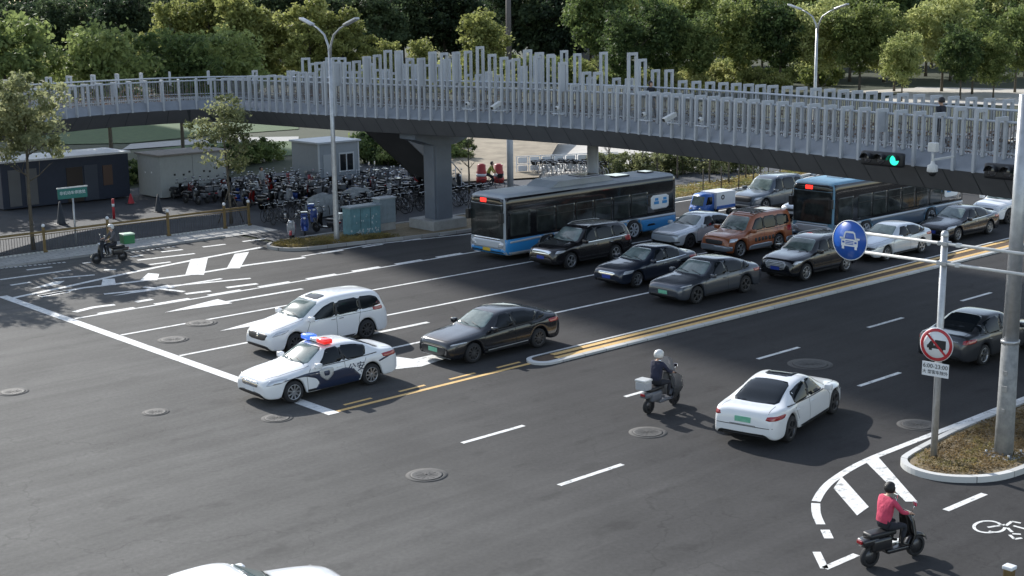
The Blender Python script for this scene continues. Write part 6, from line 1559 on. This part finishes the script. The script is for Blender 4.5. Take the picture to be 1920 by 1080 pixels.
Hp = make_tree('bush', 'low pale green bush on the verge between the side road and the pale paving', 'bush', 'bushes on the verge beyond the buses', 93, 1.3, 1.1, M_leafo, 34, .14, 46, z0=.05, r0=.04)
for k in range(15):
    o = Hp if k == 0 else copy_tree(Hp); q_ = G(1120+k*20, 326+(k % 3)*3-k*.6); o.location = (q_.x, q_.y, -.03); o.rotation_euler = (0, 0, k*1.7)
Hd = make_tree('bush', 'dark clipped bush on the lawn behind the pale container', 'bush', 'dark bushes on the lawn', 92, 1.5, 1.3, M_leafm, 40, .18, 50, z0=.05, r0=.04)
for k in range(16):
    o = Hd if k == 0 else copy_tree(Hd); o.location = (41.5+k*1.0, 84.5+k*.35, -.03); o.rotation_euler = (0, 0, k*1.7)
for k in range(18):
    o = copy_tree(Hd); q_ = G(690+(k % 9)*19, 303-(k//9)*16+(k % 3)*3); o.location = (q_.x, q_.y, -.03); o.rotation_euler = (0, 0, k*1.3); o.scale = (1.2, 1.2, 1.25); o['label'] = 'dark bush behind the staircase and the parked scooters'; o['group'] = 'dark bushes behind the staircase'
for px, py, sc, lab in ((-15, 190, .84, 'sunlit park tree at the left border above the footbridge'), (50, 182, .66, 'sunlit park tree just right of the leftmost one'), (108, 186, .62, 'small sunlit park tree second from the left border'), (170, 180, .6, 'small sunlit park tree third along the left arm of the footbridge'), (228, 184, .68, None), (285, 182, .74, 'medium sunlit park tree just left of the tall sunlit row'), (338, 187, 1.12, 'first tall sunlit park tree of the row left of the street lamp'), (400, 184, 1.2, None), (458, 188, 1.16, None), (520, 185, 1.1, None), (585, 188, 1.18, 'large sunlit park tree right behind the heads of the left street lamp'), (645, 185, 1.08, 'sunlit park tree just right of the left street lamp'), (728, 184, .66, 'low sunlit park tree next right of the tall row'), (792, 186, .64, 'low sunlit park tree alone in front of the dark wood'), (905, 188, 1.0, 'sunlit park tree left of the brown utility pole')): put(A, ua, px, py, sc, lab)
for k in range(20): put(D, ud, -80+k*60+r3.uniform(-15, 15), 126+r3.uniform(-6, 5), r3.uniform(.9, 1.2))
for k in range(17): put(D, ud, -60+k*62+r3.uniform(-15, 15), 108+r3.uniform(-6, 5), r3.uniform(1.1, 1.5))
for k in range(16): put(D, ud, 1040+k*62+r3.uniform(-15, 15), 100+r3.uniform(-6, 5), r3.uniform(1.1, 1.4))
for k in range(15): put(Rt, ur, 1110+k*62+r3.uniform(-18, 18), 146+r3.uniform(-8, 8), r3.uniform(1.05, 1.35))
for k in range(16): put(Rt, ur, 1030+k*60+r3.uniform(-18, 18), 124+r3.uniform(-6, 6), r3.uniform(1.3, 1.6), 'tall leafy tree in the back row beyond the right half of the footbridge')
for k in range(12): put(Rt, ur, 1165+k*74+r3.uniform(-18, 18), 176+r3.uniform(-6, 6), r3.uniform(.75, 1.0))
for px, py, sc in ((1800, 186, .62), (1862, 184, .60), (1690, 190, .6)): put(Rt, ur, px, py, sc)
Bsh = [make_tree('shrub', 'rounded yellow green shrub behind the middle of the footbridge', 'shrub', 'yellow green shrubs behind the footbridge', 60+k, 3.0, 1.9, M_leafy, 50, .26, 60, z0=.1, r0=.05) for k in range(2)]
ub = set()
for x in Bsh: BASE[x.name.split('.')[0]] = (x['label'], x['group'])
for k in range(15): put(Bsh, ub, 1215+k*18+r3.uniform(-6, 6), 172+r3.uniform(-5, 6), r3.uniform(.7, 1.05))
Hg = [make_tree('bush', 'low dark green bush in the undergrowth behind the footbridge railing', 'bush', 'undergrowth bushes behind the footbridge', 80+k, 2.6, 2.6, M_leafg, 60, .30, 50, z0=.05, r0=.05) for k in range(2)]
uh = set()
for x in Hg: BASE[x.name.split('.')[0]] = (x['label'], x['group'])
for k in range(40): put(Hg, uh, -20+k*40+r3.uniform(-10, 10), 158+r3.uniform(-5, 6), r3.uniform(.8, 1.4))
for k in range(12): put(Bsh, ub, 700+k*26, 172+r3.uniform(-4, 4), r3.uniform(.6, .8))
# young trees with stakes beyond the buses
Yg = make_tree('young_tree', 'slender young tree with stakes by the side road beyond the buses', 'tree', 'young staked trees by the side road', 70, 4.2, .9, M_leafo, 22, .12, 30, z0=2.0, r0=.06)
first = True
for px, py in ((880, 362), (1142, 330), (1205, 328), (1232, 330), (1270, 334), (1330, 350), (1366, 348), (1398, 342), (1425, 345)):
    o = Yg if first else copy_tree(Yg); first = False; o.location = at(px, py); o.rotation_euler = (0, 0, r3.uniform(0, 6))
for px, py in ((1318, 368), (1352, 362), (1385, 358), (1412, 353), (1440, 350), (1462, 348)):
    p = G(px, py); t = empty('tree_stake', (p.x, p.y, .1), 0, 'short dark stake in the yellow planting strip', 'stake', 'stakes in the planting strip'); bm = bmesh.new(); tube(bm, [(0, 0, 0), (0, 0, 1.5)], .04, 6); build('pole', bm, M_bark, t)
# blue pole and white pole beyond the buses
p = G(1790, 405); t = empty('post', (p.x, p.y, 0), 0, 'slim blue post behind the second bus', 'post'); bm = bmesh.new(); tube(bm, [(0, 0, 0), (0, 0, 3.2)], .09, 10); build('shaft', bm, mat('post_blue', (.03, .10, .17), .5), t)
t = empty('post', at(957, 352), 0, 'dark grey steel column rising behind the roof of the first bus', 'post'); bm = bmesh.new(); tube(bm, [(0, 0, 0), (0, 0, 5.0)], .2, 12); build('shaft', bm, M_steel, t)
t = empty('telegraph_pole', at(955, 160), 0, 'tall brown utility pole rising behind the tall railing frames', 'pole'); bm = bmesh.new(); tube(bm, [(0, 0, 0), (0, 0, 16)], [.42, .34], 12); build('shaft', bm, mat('pole_brown', (.12, .105, .10), .8, var=.15), t)
# far buildings
t = empty('house', at(1090, 118), .6, 'low grey house with a pale roof half hidden in the trees', 'house')
M_hs = mat('house_grey', (.07, .075, .09), .7, var=.15, scale=1); bm = bmesh.new(); box(bm, -9, 9, 0, 8, 0, 7.0); build('wall', bm, M_hs, t)
bm = bmesh.new(); box(bm, -9.4, 9.4, -.6, 8.4, 7.0, 7.4); build('roof', bm, M_wroof, t)
for k in range(5):
    bm = bmesh.new(); box(bm, -8+k*3.4, -6.4+k*3.4, -.06, .0, 3.6, 5.4); build('window', bm, M_glass, t)
# the tower block that throws the broad shadow over the road
tw = empty('apartment_tower', (72.6, 240, 0), -.14, 'tall apartment tower standing behind the wooded park', 'apartment tower')
M_tw = mat('tower_wall', (.24, .22, .20), .8, var=.08, scale=.3); bm = bmesh.new(); box(bm, -9.6, 9.6, -6, 6, 0, 142); build('wall', bm, M_tw, tw)
bm = bmesh.new(); box(bm, -10, 10, -6.4, 6.4, 142, 143); box(bm, -3, 3, -3, 3, 143, 147); build('roof', bm, M_concrete, tw)
bm = bmesh.new()
for f_ in range(45):
    for k in range(7): box(bm, -8.6+k*2.6, -7.1+k*2.6, -6.05, -5.99, 2+f_*3.05, 3.6+f_*3.05)
tag(build('windows', bm, M_glass, tw), kind='stuff')
